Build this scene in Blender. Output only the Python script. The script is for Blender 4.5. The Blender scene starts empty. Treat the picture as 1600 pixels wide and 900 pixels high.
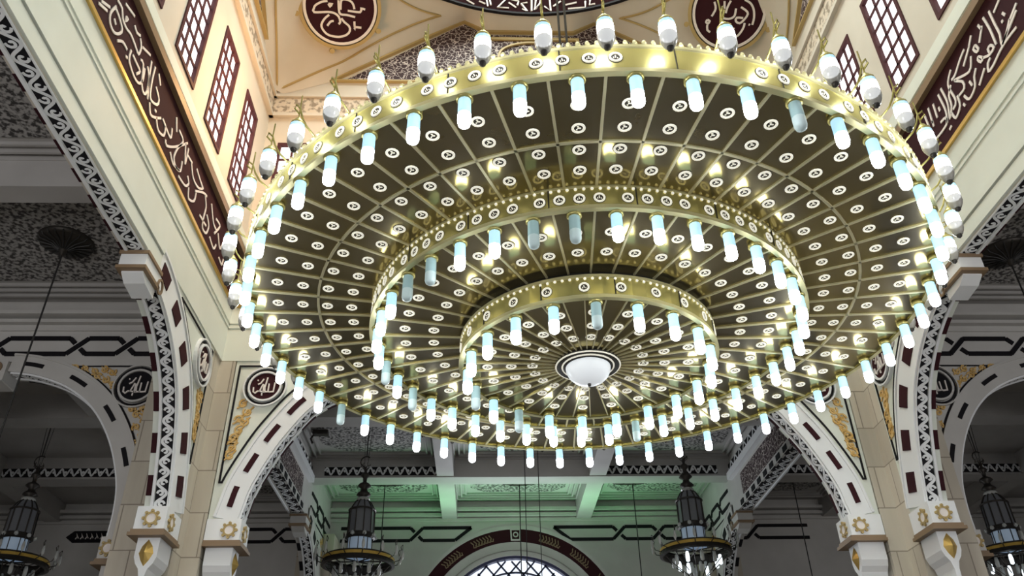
import bpy, math, random
from mathutils import Vector, Matrix
random.seed(7)
SC = bpy.context.scene
COL = SC.collection
PI = math.pi
# ---------------------------------------------------------------- camera
CAM_F, CAM_P, CAM_Y, CAM_R, CAM_Z = 1292.0, math.radians(33.18), math.radians(2.44), math.radians(-1.19), 1.6
_F = Vector((math.sin(CAM_Y)*math.cos(CAM_P), math.cos(CAM_Y)*math.cos(CAM_P), math.sin(CAM_P)))
_R0 = Vector((math.cos(CAM_Y), -math.sin(CAM_Y), 0)); _U0 = _R0.cross(_F)
_R = _R0*math.cos(CAM_R) + _U0*math.sin(CAM_R); _U = -_R0*math.sin(CAM_R) + _U0*math.cos(CAM_R)
cd = bpy.data.cameras.new('camera'); cam = bpy.data.objects.new('camera', cd); COL.objects.link(cam)
cd.sensor_width = 36; cd.lens = CAM_F/1600*36; cd.clip_end = 200
cam.matrix_world = Matrix(((_R.x, _U.x, -_F.x, 0), (_R.y, _U.y, -_F.y, 0), (_R.z, _U.z, -_F.z, CAM_Z), (0, 0, 0, 1)))
SC.camera = cam
SC.view_settings.view_transform = 'Standard'; SC.view_settings.look = 'None'
SC.view_settings.exposure = 0.0; SC.view_settings.gamma = 1.0; SC.view_settings.use_curve_mapping = False
SC.cycles.max_bounces = 8; SC.cycles.diffuse_bounces = 3; SC.cycles.glossy_bounces = 4
SC.cycles.transparent_max_bounces = 12; SC.cycles.sample_clamp_indirect = 4.0
# ---------------------------------------------------------------- light
W = bpy.data.worlds.new('world'); SC.world = W; W.use_nodes = True
bg = W.node_tree.nodes['Background']; bg.inputs[0].default_value = (0.80, 0.84, 0.92, 1); bg.inputs[1].default_value = 0.34
def lamp(name, kind, loc, energy, color, size=1.0, size_y=None, target=None, spread=None):
    l = bpy.data.lights.new(name, kind); l.energy = energy; l.color = color
    if kind == 'AREA':
        l.size = size
        if size_y: l.shape = 'RECTANGLE'; l.size_y = size_y
        if spread: l.spread = spread
    else: l.shadow_soft_size = size
    o = bpy.data.objects.new(name, l); COL.objects.link(o); o.location = loc
    if target is not None:
        o.rotation_euler = (Vector(target)-Vector(loc)).to_track_quat('-Z', 'Y').to_euler()
    return o
HX, HY, HH = 1.34, 8.95, 6.94           # centre and half width of the domed bay
XL, XR, YF, YN = -5.6, 8.19, 15.9, 2.0    # its walls
lamp('dome_daylight', 'AREA', (HX, HY, 26.3), 2300, (0.92, 1.0, 0.95), 7.0, target=(HX, HY, 0))
lamp('warm_cornice_light', 'POINT', (-4.0, 13.0, 15.0), 330, (1.0, 0.53, 0.22), 0.4)
lamp('green_bay_light', 'AREA', (1.2, 27.0, 8.0), 85, (0.22, 1.0, 0.34), 11.0, 0.5, target=(1.2, 27.3, 11.6), spread=math.radians(95))
lamp('far_window_daylight', 'AREA', (1.2, 28.9, 6.6), 330, (0.90, 0.95, 1.0), 4.5, 3.5, target=(1.2, 20, 9.0))
for sx_, nm_ in ((-10.5, 'left_aisle_fill'), (13.2, 'right_aisle_fill')):
    lamp(nm_, 'AREA', (sx_, -3.0, 4.5), 560, (1.0, 0.96, 0.93), 5.0, 4.0, target=(sx_, 14.0, 9.0))  # added fill behind the camera to brighten the aisle walls, no source modelled
# ---------------------------------------------------------------- materials
def mat(name, col, rough=0.6, metal=0.0, emit=None, estr=0.0, spec=None):
    m = bpy.data.materials.new(name); m.use_nodes = True
    b = m.node_tree.nodes['Principled BSDF']
    b.inputs['Base Color'].default_value = (*col, 1); b.inputs['Roughness'].default_value = rough
    b.inputs['Metallic'].default_value = metal
    if spec is not None: b.inputs['Specular IOR Level'].default_value = spec
    if emit: b.inputs['Emission Color'].default_value = (*emit, 1); b.inputs['Emission Strength'].default_value = estr
    return m
def two_tone(name, c1, c2, rough, scale, kind='NOISE', lo=0.45, hi=0.55, metal=0.0, bump=0.0, stretch=(1, 1, 1), detail=3.0, warp=0.0):
    """two colours mixed by a procedural texture in object space"""
    m = mat(name, c1, rough, metal); nt = m.node_tree; b = nt.nodes['Principled BSDF']
    tc = nt.nodes.new('ShaderNodeTexCoord'); mp = nt.nodes.new('ShaderNodeMapping'); mp.inputs['Scale'].default_value = stretch
    nt.links.new(tc.outputs['Object'], mp.inputs['Vector'])
    if kind == 'NOISE':
        t = nt.nodes.new('ShaderNodeTexNoise'); t.inputs['Scale'].default_value = scale; t.inputs['Detail'].default_value = detail; out = t.outputs['Fac']
    else:
        t = nt.nodes.new('ShaderNodeTexVoronoi'); t.feature = 'DISTANCE_TO_EDGE'; t.inputs['Scale'].default_value = scale; out = t.outputs['Distance']
    vec = mp.outputs['Vector']
    if warp:
        wn_ = nt.nodes.new('ShaderNodeTexNoise'); wn_.inputs['Scale'].default_value = scale*0.7; ma = nt.nodes.new('ShaderNodeVectorMath'); ma.operation = 'MULTIPLY_ADD'
        ma.inputs[1].default_value = (warp, warp, warp); nt.links.new(vec, wn_.inputs['Vector']); nt.links.new(wn_.outputs['Color'], ma.inputs[0]); nt.links.new(vec, ma.inputs[2]); vec = ma.outputs[0]
    nt.links.new(vec, t.inputs['Vector'])
    r = nt.nodes.new('ShaderNodeValToRGB'); r.color_ramp.elements[0].position = lo; r.color_ramp.elements[1].position = hi
    r.color_ramp.elements[0].color = (*c1, 1); r.color_ramp.elements[1].color = (*c2, 1)
    nt.links.new(out, r.inputs['Fac']); nt.links.new(r.outputs['Color'], b.inputs['Base Color'])
    if bump:
        bp = nt.nodes.new('ShaderNodeBump'); bp.inputs['Strength'].default_value = bump; bp.inputs['Distance'].default_value = 0.05
        nt.links.new(out, bp.inputs['Height']); nt.links.new(bp.outputs['Normal'], b.inputs['Normal'])
    return m
def stone_mat():
    m = mat('limestone', (0.55, 0.46, 0.36), 0.7); nt = m.node_tree; b = nt.nodes['Principled BSDF']
    tc = nt.nodes.new('ShaderNodeTexCoord'); sx = nt.nodes.new('ShaderNodeSeparateXYZ'); ad = nt.nodes.new('ShaderNodeMath'); cb = nt.nodes.new('ShaderNodeCombineXYZ')
    nt.links.new(tc.outputs['Object'], sx.inputs[0]); nt.links.new(sx.outputs[0], ad.inputs[0]); nt.links.new(sx.outputs[1], ad.inputs[1])
    nt.links.new(ad.outputs[0], cb.inputs[0]); nt.links.new(sx.outputs[2], cb.inputs[1])
    br = nt.nodes.new('ShaderNodeTexBrick'); br.inputs['Scale'].default_value = 1.0; br.inputs['Brick Width'].default_value = 0.62; br.inputs['Row Height'].default_value = 0.85
    br.inputs['Mortar Size'].default_value = 0.012; br.inputs['Color1'].default_value = (0.60, 0.55, 0.46, 1); br.inputs['Color2'].default_value = (0.50, 0.455, 0.375, 1); br.inputs['Mortar'].default_value = (0.30, 0.26, 0.21, 1)
    nt.links.new(cb.outputs[0], br.inputs['Vector'])
    n = nt.nodes.new('ShaderNodeTexNoise'); n.inputs['Scale'].default_value = 3.0; n.inputs['Detail'].default_value = 5
    mx = nt.nodes.new('ShaderNodeMix'); mx.data_type = 'RGBA'; mx.blend_type = 'OVERLAY'; mx.inputs[0].default_value = 0.35
    nt.links.new(br.outputs['Color'], mx.inputs[6]); nt.links.new(n.outputs['Fac'], mx.inputs[7]); nt.links.new(mx.outputs[2], b.inputs['Base Color'])
    return m
M = dict(
    plaster=two_tone('cream_plaster', (0.73, 0.77, 0.70), (0.78, 0.82, 0.75), 0.6, 1.2, lo=0.3, hi=0.7),
    upper=two_tone('upper_wall_paint', (0.62, 0.58, 0.50), (0.68, 0.64, 0.56), 0.65, 1.0, lo=0.3, hi=0.7),
    white=mat('white_stucco', (0.84, 0.86, 0.88), 0.5),
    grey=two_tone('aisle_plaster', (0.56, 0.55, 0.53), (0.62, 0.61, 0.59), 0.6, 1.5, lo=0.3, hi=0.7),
    maroon=mat('maroon_stone', (0.040, 0.011, 0.015), 0.85, spec=0.15),
    ringstone=mat('dark_ring_stone', (0.016, 0.004, 0.005), 0.9, spec=0.05),
    dark=mat('black_inlay', (0.010, 0.009, 0.012), 0.7, spec=0.2),
    script=mat('white_script', (0.86, 0.80, 0.76), 0.5),
    gold=mat('gold_leaf', (0.72, 0.50, 0.16), 0.38, 0.75),
    goldpaint=mat('gold_paint', (0.46, 0.34, 0.14), 0.5, 0.0),
    ochre=two_tone('ochre_relief', (0.60, 0.36, 0.10), (0.74, 0.52, 0.22), 0.5, 14.0, lo=0.4, hi=0.6),
    brown=mat('brown_moulding', (0.25, 0.17, 0.10), 0.5),
    stone=stone_mat(),
    lace=two_tone('pierced_ornament', (0.60, 0.53, 0.50), (0.035, 0.012, 0.016), 0.7, 7.5, 'VORONOI', 0.03, 0.055, warp=0.22),
    frieze=two_tone('carved_frieze', (0.30, 0.25, 0.19), (0.68, 0.60, 0.49), 0.6, 7.0, lo=0.42, hi=0.52, detail=5),
    coffer=two_tone('stencilled_coffer', (0.045, 0.042, 0.042), (0.42, 0.41, 0.40), 0.6, 12.0, lo=0.42, hi=0.56, detail=6),
    ceil=two_tone('ceiling_plaster', (0.42, 0.41, 0.40), (0.48, 0.47, 0.46), 0.6, 1.2, lo=0.3, hi=0.7),
    floor=two_tone('hall_carpet', (0.15, 0.13, 0.115), (0.21, 0.18, 0.155), 0.9, 2.0),
    brass=two_tone('brushed_brass', (0.60, 0.54, 0.20), (0.74, 0.66, 0.27), 0.27, 6.0, lo=0.35, hi=0.65, metal=0.92),
    brassdark=two_tone('bronze_plate', (0.50, 0.41, 0.14), (0.60, 0.50, 0.18), 0.11, 2.5, lo=0.35, hi=0.65, metal=1.0),
    brassrib=mat('brass_strip', (0.72, 0.66, 0.42), 0.38, 0.5),
    spot=mat('cream_spot_rim', (0.90, 0.87, 0.74), 0.4, 0, (1.0, 0.95, 0.78), 0.5),  # glow added to lift the dim rims; beads and bright rings share it
    spotcore=mat('spot_recess', (0.03, 0.025, 0.02), 0.4),
    bulb_on=mat('lit_led_bulb', (1, 1, 1), 0.4, 0, (0.93, 0.97, 1.0), 18.0),
    tube_on=mat('lit_blue_glass', (0.6, 0.85, 0.95), 0.25, 0, (0.42, 0.75, 1.0), 0.74),
    bulb_off=mat('unlit_frosted_bulb', (0.72, 0.86, 0.86), 0.3, 0, (0.6, 0.85, 0.9), 0.10),  # lamp is off; faint glow stands in for light through the glass
    tube_off=mat('unlit_blue_glass', (0.50, 0.72, 0.74), 0.2, 0, (0.5, 0.8, 0.85), 0.06),  # same faint stand-in glow for the switched-off tube
    bowl=mat('white_glass_bowl', (0.9, 0.92, 0.92), 0.25, 0, (0.9, 0.95, 1.0), 0.45),
    iron=mat('dark_iron', (0.05, 0.045, 0.04), 0.45, 0.6),
    cable=mat('black_cable', (0.02, 0.02, 0.02), 0.6),
    pane=mat('bright_window_pane', (0.9, 0.9, 0.9), 0.3, 0, (1.0, 0.97, 1.0), 1.35),
    bluepane=mat('bright_blue_pane', (0.8, 0.85, 0.95), 0.3, 0, (0.80, 0.87, 1.0), 1.25),
    frame=mat('maroon_window_frame', (0.075, 0.025, 0.03), 0.6, spec=0.2),
    lead=mat('blue_black_lead', (0.03, 0.03, 0.09), 0.5),
    lantern_glass=mat('smoked_lantern_glass', (0.20, 0.21, 0.23), 0.15, 0.0, spec=0.8),
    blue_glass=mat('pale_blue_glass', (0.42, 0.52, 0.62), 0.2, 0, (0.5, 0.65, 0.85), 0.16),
    lantern_white=mat('glass_lamp_cup', (0.55, 0.57, 0.55), 0.2),
    lantern_lit=mat('lit_lamp_cup', (0.9, 0.95, 1), 0.3, 0, (0.85, 0.95, 1.0), 1.6),
    amber=mat('amber_glass', (0.70, 0.46, 0.10), 0.25, 0.3),
    crest=mat('brass_crest', (0.72, 0.66, 0.36), 0.4, 0.6),
)
def soften(name, col, rough, fac):
    nt = M[name].node_tree; b = nt.nodes['Principled BSDF']; o = nt.nodes['Material Output']; q = nt.nodes.new('ShaderNodeBsdfPrincipled'); mx = nt.nodes.new('ShaderNodeMixShader')
    q.inputs['Base Color'].default_value = (*col, 1); q.inputs['Metallic'].default_value = 0.6; q.inputs['Roughness'].default_value = rough; mx.inputs[0].default_value = fac
    nt.links.new(b.outputs[0], mx.inputs[1]); nt.links.new(q.outputs[0], mx.inputs[2]); nt.links.new(mx.outputs[0], o.inputs[0])
soften('brassdark', (0.15, 0.13, 0.09), 0.40, 0.5); soften('brass', (0.62, 0.55, 0.19), 0.5, 0.4)
def clear_glass():
    m = bpy.data.materials.new('clear_glass'); m.use_nodes = True; nt = m.node_tree; nt.nodes.clear()
    o = nt.nodes.new('ShaderNodeOutputMaterial'); mx = nt.nodes.new('ShaderNodeMixShader'); t = nt.nodes.new('ShaderNodeBsdfTransparent'); g = nt.nodes.new('ShaderNodeBsdfPrincipled')
    g.inputs['Base Color'].default_value = (0.24, 0.225, 0.19, 1); g.inputs['Roughness'].default_value = 0.08; mx.inputs[0].default_value = 0.97
    nt.links.new(t.outputs[0], mx.inputs[1]); nt.links.new(g.outputs[0], mx.inputs[2]); nt.links.new(mx.outputs[0], o.inputs[0]); return m
M['clear'] = clear_glass()
# ---------------------------------------------------------------- geometry helpers
AT = {}
class MB:
    """collects shapes and links them as ONE mesh object"""
    def __init__(s): s.v, s.f, s.m = [], [], []
    def add(s, vs, fs, mi=0):
        b = len(s.v); s.v += [tuple(p) for p in vs]; s.f += [tuple(b+i for i in f) for f in fs]; s.m += [mi]*len(fs)
    def box(s, x0, x1, y0, y1, z0, z1, mi=0):
        s.add([(x, y, z) for x in (x0, x1) for y in (y0, y1) for z in (z0, z1)],
              [(0, 1, 3, 2), (4, 6, 7, 5), (0, 4, 5, 1), (2, 3, 7, 6), (0, 2, 6, 4), (1, 5, 7, 3)], mi)
    def prism(s, poly, fn, h0, h1, mi=0):
        n = len(poly)
        s.add([fn(a, b, h0) for a, b in poly]+[fn(a, b, h1) for a, b in poly],
              [tuple(range(n)), tuple(range(2*n-1, n-1, -1))]+[(i, (i+1) % n, n+(i+1) % n, n+i) for i in range(n)], mi)
    def ribbon(s, pts, w, fn, h0, h1, closed=False, mi=0):
        """flat raised band of width w along a 2D polyline mapped into the place by fn(a, b, height)"""
        n = len(pts); L, Rr = [], []
        for i in range(n):
            p = pts[i]; q0 = pts[i-1] if (i or closed) else p; q1 = pts[(i+1) % n] if (i < n-1 or closed) else p
            d0 = Vector((p[0]-q0[0], p[1]-q0[1])); d1 = Vector((q1[0]-p[0], q1[1]-p[1]))
            if d0.length < 1e-9: d0 = d1
            if d1.length < 1e-9: d1 = d0
            if d0.length < 1e-9: d0 = d1 = Vector((1, 0))
            d0 = d0.normalized(); d1 = d1.normalized(); t = d0+d1
            t = t.normalized() if t.length > 1e-6 else d0
            k = min(1.8, 1/max(0.35, t.dot(d1))); nx, ny = -t.y*w/2*k, t.x*w/2*k
            L.append((p[0]+nx, p[1]+ny)); Rr.append((p[0]-nx, p[1]-ny))
        vs = [fn(a, b, h1) for a, b in L]+[fn(a, b, h1) for a, b in Rr]+[fn(a, b, h0) for a, b in L]+[fn(a, b, h0) for a, b in Rr]
        fs = []
        for i in range(n if closed else n-1):
            j = (i+1) % n
            fs += [(i, j, n+j, n+i), (i, 2*n+i, 2*n+j, j), (n+i, n+j, 3*n+j, 3*n+i)]
        if not closed: fs += [(0, n, 3*n, 2*n), (n-1, 3*n-1, 4*n-1, 2*n-1)]
        s.add(vs, fs, mi)
    def lathe(s, prof, seg=16, c=(0, 0, 0), mi=0, frame=None):
        ex, ey, ez = frame if frame else (Vector((1, 0, 0)), Vector((0, 1, 0)), Vector((0, 0, 1)))
        c = Vector(c); n = len(prof); vs = []
        for k in range(seg):
            a = 2*PI*k/seg; d = ex*math.cos(a)+ey*math.sin(a)
            vs += [c+d*r+ez*z for r, z in prof]
        s.add(vs, [(k*n+i, ((k+1) % seg)*n+i, ((k+1) % seg)*n+i+1, k*n+i+1) for k in range(seg) for i in range(n-1)], mi)
    def tube(s, pts, r, seg=6, mi=0):
        P = [Vector(p) for p in pts]; n = len(P); vs = []
        up = Vector((0.13, 0.21, 0.97))
        for i in range(n):
            t = (P[min(i+1, n-1)]-P[max(i-1, 0)]).normalized(); a = t.cross(up)
            if a.length < 1e-3: a = t.cross(Vector((1, 0, 0)))
            a.normalize(); b = t.cross(a); rr = r[i] if isinstance(r, (list, tuple)) else r
            vs += [P[i]+(a*math.cos(2*PI*k/seg)+b*math.sin(2*PI*k/seg))*rr for k in range(seg)]
        fs = [(i*seg+k, i*seg+(k+1) % seg, (i+1)*seg+(k+1) % seg, (i+1)*seg+k) for i in range(n-1) for k in range(seg)]
        fs += [tuple(range(seg)), tuple(range((n-1)*seg, n*seg))]
        s.add(vs, fs, mi)
    def build(s, name, mats, parent=None, smooth=False, loc=None):
        me = bpy.data.meshes.new(name)
        o_ = Vector(loc) if loc is not None else Vector((0, 0, 0))
        me.from_pydata([tuple(Vector(v)-o_) for v in s.v], [], s.f)
        for m in (mats if isinstance(mats, (list, tuple)) else [mats]): me.materials.append(M[m] if isinstance(m, str) else m)
        me.polygons.foreach_set('material_index', s.m)
        if smooth: me.polygons.foreach_set('use_smooth', [True]*len(me.polygons))
        me.update()
        o = bpy.data.objects.new(name, me); COL.objects.link(o); o.location = o_
        if parent is not None:
            o.parent = parent
            if loc is None: o.location = -AT.get(parent.name, Vector((0, 0, 0)))
        return o
def thing(name, label, cat, at=(0, 0, 0), group=None):
    o = bpy.data.objects.new(name, None); COL.objects.link(o); o.location = at; o.empty_display_size = 0.2
    o['label'] = label; o['category'] = cat; AT[o.name] = Vector(at)
    if group: o['group'] = group
    return o
def tag(o, label, cat, group=None):
    o['label'] = label; o['category'] = cat
    if group: o['group'] = group
    return o
def struct(o): o['kind'] = 'structure'; return o
TN = [0]
def trim(mb, mats, smooth=False):
    TN[0] += 1; return struct(mb.build('trim_%d' % TN[0], mats, smooth=smooth))
def spline(pts, step=0.06):
    """Catmull-Rom through 2D points"""
    out = []; P = [pts[0]]+list(pts)+[pts[-1]]
    for i in range(1, len(P)-2):
        p0, p1, p2, p3 = (Vector(P[i+k]) for k in (-1, 0, 1, 2)); n = max(2, int((p2-p1).length/step))
        for k in range(n):
            t = k/n; out.append(tuple(0.5*((2*p1)+(p2-p0)*t+(2*p0-5*p1+4*p2-p3)*t*t+(3*p1-p0-3*p2+p3)*t**3)))
    out.append(tuple(pts[-1])); return out
def circle(cx, cy, r, n=32): return [(cx+r*math.cos(2*PI*k/n), cy+r*math.sin(2*PI*k/n)) for k in range(n)]
def ellipse(cx, cy, a, b, n=28): return [(cx+a*math.cos(2*PI*k/n), cy+b*math.sin(2*PI*k/n)) for k in range(n)]
def spiral(cx, cy, r, turns=1.4, a0=0.0, sgn=1, n=18):
    return [(cx+r*(1-0.8*k/n)*math.cos(a0+sgn*2*PI*turns*k/n), cy+r*(1-0.8*k/n)*math.sin(a0+sgn*2*PI*turns*k/n)) for k in range(n+1)]
def vine(mb, s0, s1, w0, w1, lam, fn, h0, h1, width, mi=0, curls=True):
    """a white scroll wave with curls filling the strip [s0,s1] x [w0,w1]"""
    wc, A = (w0+w1)/2, (w1-w0)*0.40; L = s1-s0; nw = max(1, round(L/lam)); lam = L/nw
    pts = [(s0+L*k/(nw*16), wc+A*math.sin(2*PI*k/16)) for k in range(nw*16+1)]
    mb.ribbon(pts, width, fn, h0, h1, mi=mi)
    if curls:
        for k in range(nw*2):
            c = s0+lam*(k/2+0.25); sg = 1 if k % 2 == 0 else -1
            mb.ribbon(spiral(c, wc-sg*A*0.15, lam*0.17, 0.9, sg*PI*0.5+PI, sg, 10), width*0.8, fn, h0, h1, mi=mi)
mapL = lambda a, b, h: (XL+h, a, b)
mapR = lambda a, b, h: (XR-h, a, b)
mapF = lambda a, b, h: (a, YF-h, b)
# ---------------------------------------------------------------- traced lettering (flat, on its own wall)
BAND_R=[[[8.21,12.45],[8.41,12.39]],[[8.48,12.52],[8.49,12.22],[8.49,11.98],[8.54,11.8],[8.35,11.85],[8.02,11.96]],[[8.64,12.56],[8.62,12.26],[8.64,11.91]],[[8.16,11.74],[8.54,11.76],[8.89,11.69],[9.01,11.71],[8.95,11.83],[8.86,11.85]],[[8.2,11.98],[8.38,11.85],[8.53,11.78]],[[7.96,12.05],[8.21,11.96]],[[8.73,12.47],[8.93,12.29]],[[8.8,12.57],[8.77,12.43]],[[9.03,12.35],[9.0,12.23],[9.06,12.22],[9.1,12.33],[9.03,12.35]],[[9.07,12.12],[9.0,12.01],[9.07,11.99],[9.11,12.09],[9.07,12.12]],[[9.0,12.01],[8.85,11.91],[8.71,11.92],[8.75,12.02],[8.83,12.02],[8.83,11.94]],[[9.28,12.54],[9.46,12.49],[9.71,12.38],[9.83,12.39]],[[9.15,12.47],[9.32,12.38],[9.45,12.31]],[[9.21,12.29],[9.38,12.11],[9.76,12.31],[9.61,12.11],[9.64,11.98],[9.81,11.99]],[[9.22,12.01],[9.33,11.93],[9.41,11.77],[9.63,11.72],[9.71,11.88]],[[9.06,11.83],[9.31,11.7]],[[9.47,11.97],[9.45,11.85]],[[10.15,12.52],[10.13,12.16],[10.22,11.87],[10.07,12.01],[10.03,12.22],[9.89,12.33]],[[10.27,12.49],[10.25,12.07],[10.33,11.85]],[[10.8,12.49],[10.8,12.02],[10.73,11.87],[10.36,11.85],[10.32,11.97],[10.48,12.01]],[[10.64,12.53],[10.68,12.11]],[[10.48,12.47],[10.51,12.16]],[[10.38,12.29],[10.38,12.2]],[[10.68,12.24],[10.67,12.18]],[[10.14,11.91],[10.09,11.74],[9.89,11.82],[9.85,12.03]],[[9.8,11.78],[9.78,11.71]],[[10.34,11.7],[10.26,11.72]],[[8.27,12.21],[8.24,12.12]],[[8.34,12.12],[8.34,12.07]],[[9.75,12.56],[9.95,12.39],[9.93,11.99],[10.07,11.92]],[[9.02,12.58],[9.16,12.47]]]
BAND_L=[[[7.95,11.72],[8.19,11.85]],[[7.99,11.82],[8.22,11.97]],[[8.35,12.16],[8.28,11.92],[8.35,11.78],[8.52,11.77],[8.66,11.92],[8.67,12.04],[8.48,12.11],[8.35,12.12]],[[8.41,11.95],[8.49,11.91]],[[8.33,12.28],[8.5,12.3],[8.6,12.19],[8.77,12.17],[8.92,12.22],[9.12,12.21],[9.3,12.19],[9.31,12.37],[9.21,12.46]],[[8.54,12.47],[8.87,12.58]],[[8.67,12.32],[8.72,12.33],[8.69,12.25],[8.67,12.32]],[[8.95,12.46],[9.07,12.43],[9.19,12.5]],[[8.66,11.75],[8.8,11.89],[8.97,11.91]],[[8.99,11.79],[9.05,11.81]],[[9.08,12.03],[9.11,11.84],[9.36,11.76],[9.56,11.8],[9.65,11.96],[9.6,12.19]],[[9.16,12.01],[9.32,12.01],[9.49,12.0],[9.42,11.86]],[[9.35,12.41],[9.64,12.55]],[[9.41,12.18],[9.52,12.2],[9.67,11.87],[9.81,11.82],[9.87,11.94],[9.8,12.2],[9.66,12.3]],[[9.73,12.51],[9.82,12.17],[9.96,11.85]],[[9.89,12.55],[9.93,12.21],[10.04,11.95],[10.29,12.06],[10.31,12.2],[10.1,12.29]],[[10.06,12.57],[10.22,12.45]],[[10.05,11.87],[10.18,11.73],[10.34,11.81],[10.55,12.0]],[[10.27,11.92],[10.34,11.94]],[[10.39,11.87],[10.57,11.74],[10.81,11.84],[10.78,12.03]],[[10.62,12.05],[11.05,12.02],[11.02,12.22]],[[11.07,12.54],[11.22,12.32]],[[10.91,11.84],[11.0,11.78],[11.33,12.06],[11.75,12.54]],[[11.3,12.44],[11.55,12.4],[11.42,12.1],[11.38,11.84],[11.54,11.76],[11.75,11.85],[11.72,12.06]],[[11.67,12.47],[11.85,12.13],[11.86,12.28],[11.84,12.49]],[[11.19,11.8],[11.4,11.72],[11.71,11.82]],[[11.87,12.35],[12.14,12.39]],[[11.73,11.71],[12.08,11.78],[12.21,11.94],[12.09,12.02]],[[12.11,12.36],[12.34,12.19],[12.64,12.21],[12.86,12.35]],[[12.4,12.47],[12.62,12.42],[12.9,12.38]],[[12.25,11.88],[12.36,11.7],[12.62,11.85],[12.62,12.05]],[[12.56,12.05],[12.94,12.32],[13.15,12.4]],[[13.05,12.36],[13.23,12.18],[13.23,11.89],[13.29,11.71],[13.52,11.75],[13.57,11.97],[13.36,12.09]],[[13.46,12.46],[13.76,12.21],[13.99,12.19]],[[13.02,11.82],[13.44,11.87]],[[13.86,12.38],[14.14,12.4],[13.93,12.05]],[[13.74,11.82],[14.06,11.76],[14.16,11.93]],[[14.13,12.2],[14.4,12.01],[14.53,12.26]],[[14.45,11.81],[14.69,11.79],[14.73,11.96]]]
ROUND_A=[[[-0.39,0.15],[-0.56,0.11],[-0.74,0.0],[-0.79,-0.1],[-0.78,-0.21],[-0.36,-0.17],[-0.17,-0.19],[-0.04,-0.28],[0.01,-0.43],[-0.04,-0.5]],[[-0.06,0.2],[-0.04,-0.07],[0.01,-0.2],[0.21,-0.21],[0.46,-0.25]],[[0.01,-0.07],[0.04,0.22],[0.28,0.22],[0.39,0.12],[0.43,-0.02]],[[-0.33,-0.25],[-0.47,-0.38],[-0.56,-0.57],[-0.49,-0.73],[-0.33,-0.85],[-0.03,-0.88],[0.21,-0.8],[0.31,-0.67],[0.28,-0.53],[0.14,-0.43],[0.04,-0.32]],[[0.23,-0.08],[0.61,-0.09],[0.64,0.02],[0.76,0.0]],[[0.44,-0.38],[0.46,-0.6],[0.47,-0.55],[0.66,-0.55]],[[-0.38,-0.58],[-0.29,-0.45],[-0.19,-0.42]],[[-0.36,0.07],[-0.26,0.07],[-0.31,0.0],[-0.36,0.07]]]
ROUND_B=[[[-0.14,0.33],[-0.14,0.1]],[[0.05,0.33],[-0.05,0.14],[-0.1,-0.03]],[[0.21,0.09],[0.16,-0.14],[-0.02,-0.21],[-0.22,-0.16]],[[0.36,0.12],[0.52,0.0],[0.57,-0.1],[0.48,-0.24],[0.33,-0.36],[0.21,-0.29],[0.24,-0.19],[0.43,-0.21]],[[0.48,-0.36],[0.43,-0.53],[0.26,-0.74],[0.02,-0.78]],[[0.47,0.33],[0.64,0.22],[0.74,0.03],[0.76,-0.22],[0.71,-0.43]],[[-0.66,-0.19],[-0.59,-0.24],[-0.64,-0.31],[-0.7,-0.26],[-0.66,-0.19]],[[-0.66,-0.34],[-0.66,-0.5],[-0.57,-0.57]],[[0.6,-0.41],[0.64,-0.43]],[[0.14,-0.51],[0.18,-0.52]],[[-0.45,0.33],[-0.41,0.12],[-0.53,-0.1]]]
ALLAH=[[[0.69,0.28],[0.65,-0.43],[0.39,-0.46],[0.28,-0.43],[0.28,0.2]],[[0.28,-0.43],[0.06,-0.46],[0.02,-0.09],[0.13,0.69]],[[0.06,-0.46],[-0.06,-0.46],[-0.06,0.13]],[[-0.06,-0.46],[-0.31,-0.39],[-0.13,0.17]],[[-0.31,-0.39],[-0.46,-0.39],[-0.61,-0.54],[-0.76,-0.43],[-0.78,-0.09]],[[-0.13,0.57],[-0.31,0.24],[-0.5,0.13]],[[-0.57,0.48],[-0.5,0.44]],[[-0.13,-0.54],[-0.13,-0.72]]]
DOME=[[[101.34,21.34],[101.02,21.02]],[[100.53,21.36],[100.22,21.1]],[[103.28,21.17],[101.66,21.11]],[[96.17,21.47],[98.46,21.04],[95.58,21.07]],[[95.55,21.31],[93.66,21.12]],[[92.08,21.08],[90.83,20.98],[92.35,21.3],[90.74,21.36]],[[89.58,21.53],[89.73,20.99]],[[88.45,21.53],[88.92,21.04],[87.56,21.31],[87.19,21.47]],[[86.33,21.19],[84.83,20.97],[84.94,21.51]],[[80.94,21.18],[78.05,21.22]],[[80.38,21.0],[75.98,20.94],[75.83,21.21]],[[74.51,21.27],[74.83,21.01],[73.4,21.01]],[[106.51,21.09],[104.56,20.99]],[[94.89,21.46],[92.97,21.4],[93.32,21.23]],[[84.11,21.17],[82.12,21.36]]]
# ================================================================ THE SETTING
ZLINT, ZSPR, ZB0, ZB1, ZW0, ZW1, ZFR0, ZFR1 = 9.75, 10.1, 11.5, 12.78, 13.62, 16.42, 17.38, 18.1
YB, YA, XAL, XAR = 29.5, 16.4, -6.1, 8.78       # back wall, back of the far arch wall, aisle faces of the side walls
ZCL, ZBM = 11.6, 10.9                             # aisle ceiling, underside of its beams
m = MB(); m.box(-24, 27, -4, 31, -0.2, 0); struct(m.build('floor', 'floor'))
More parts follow.
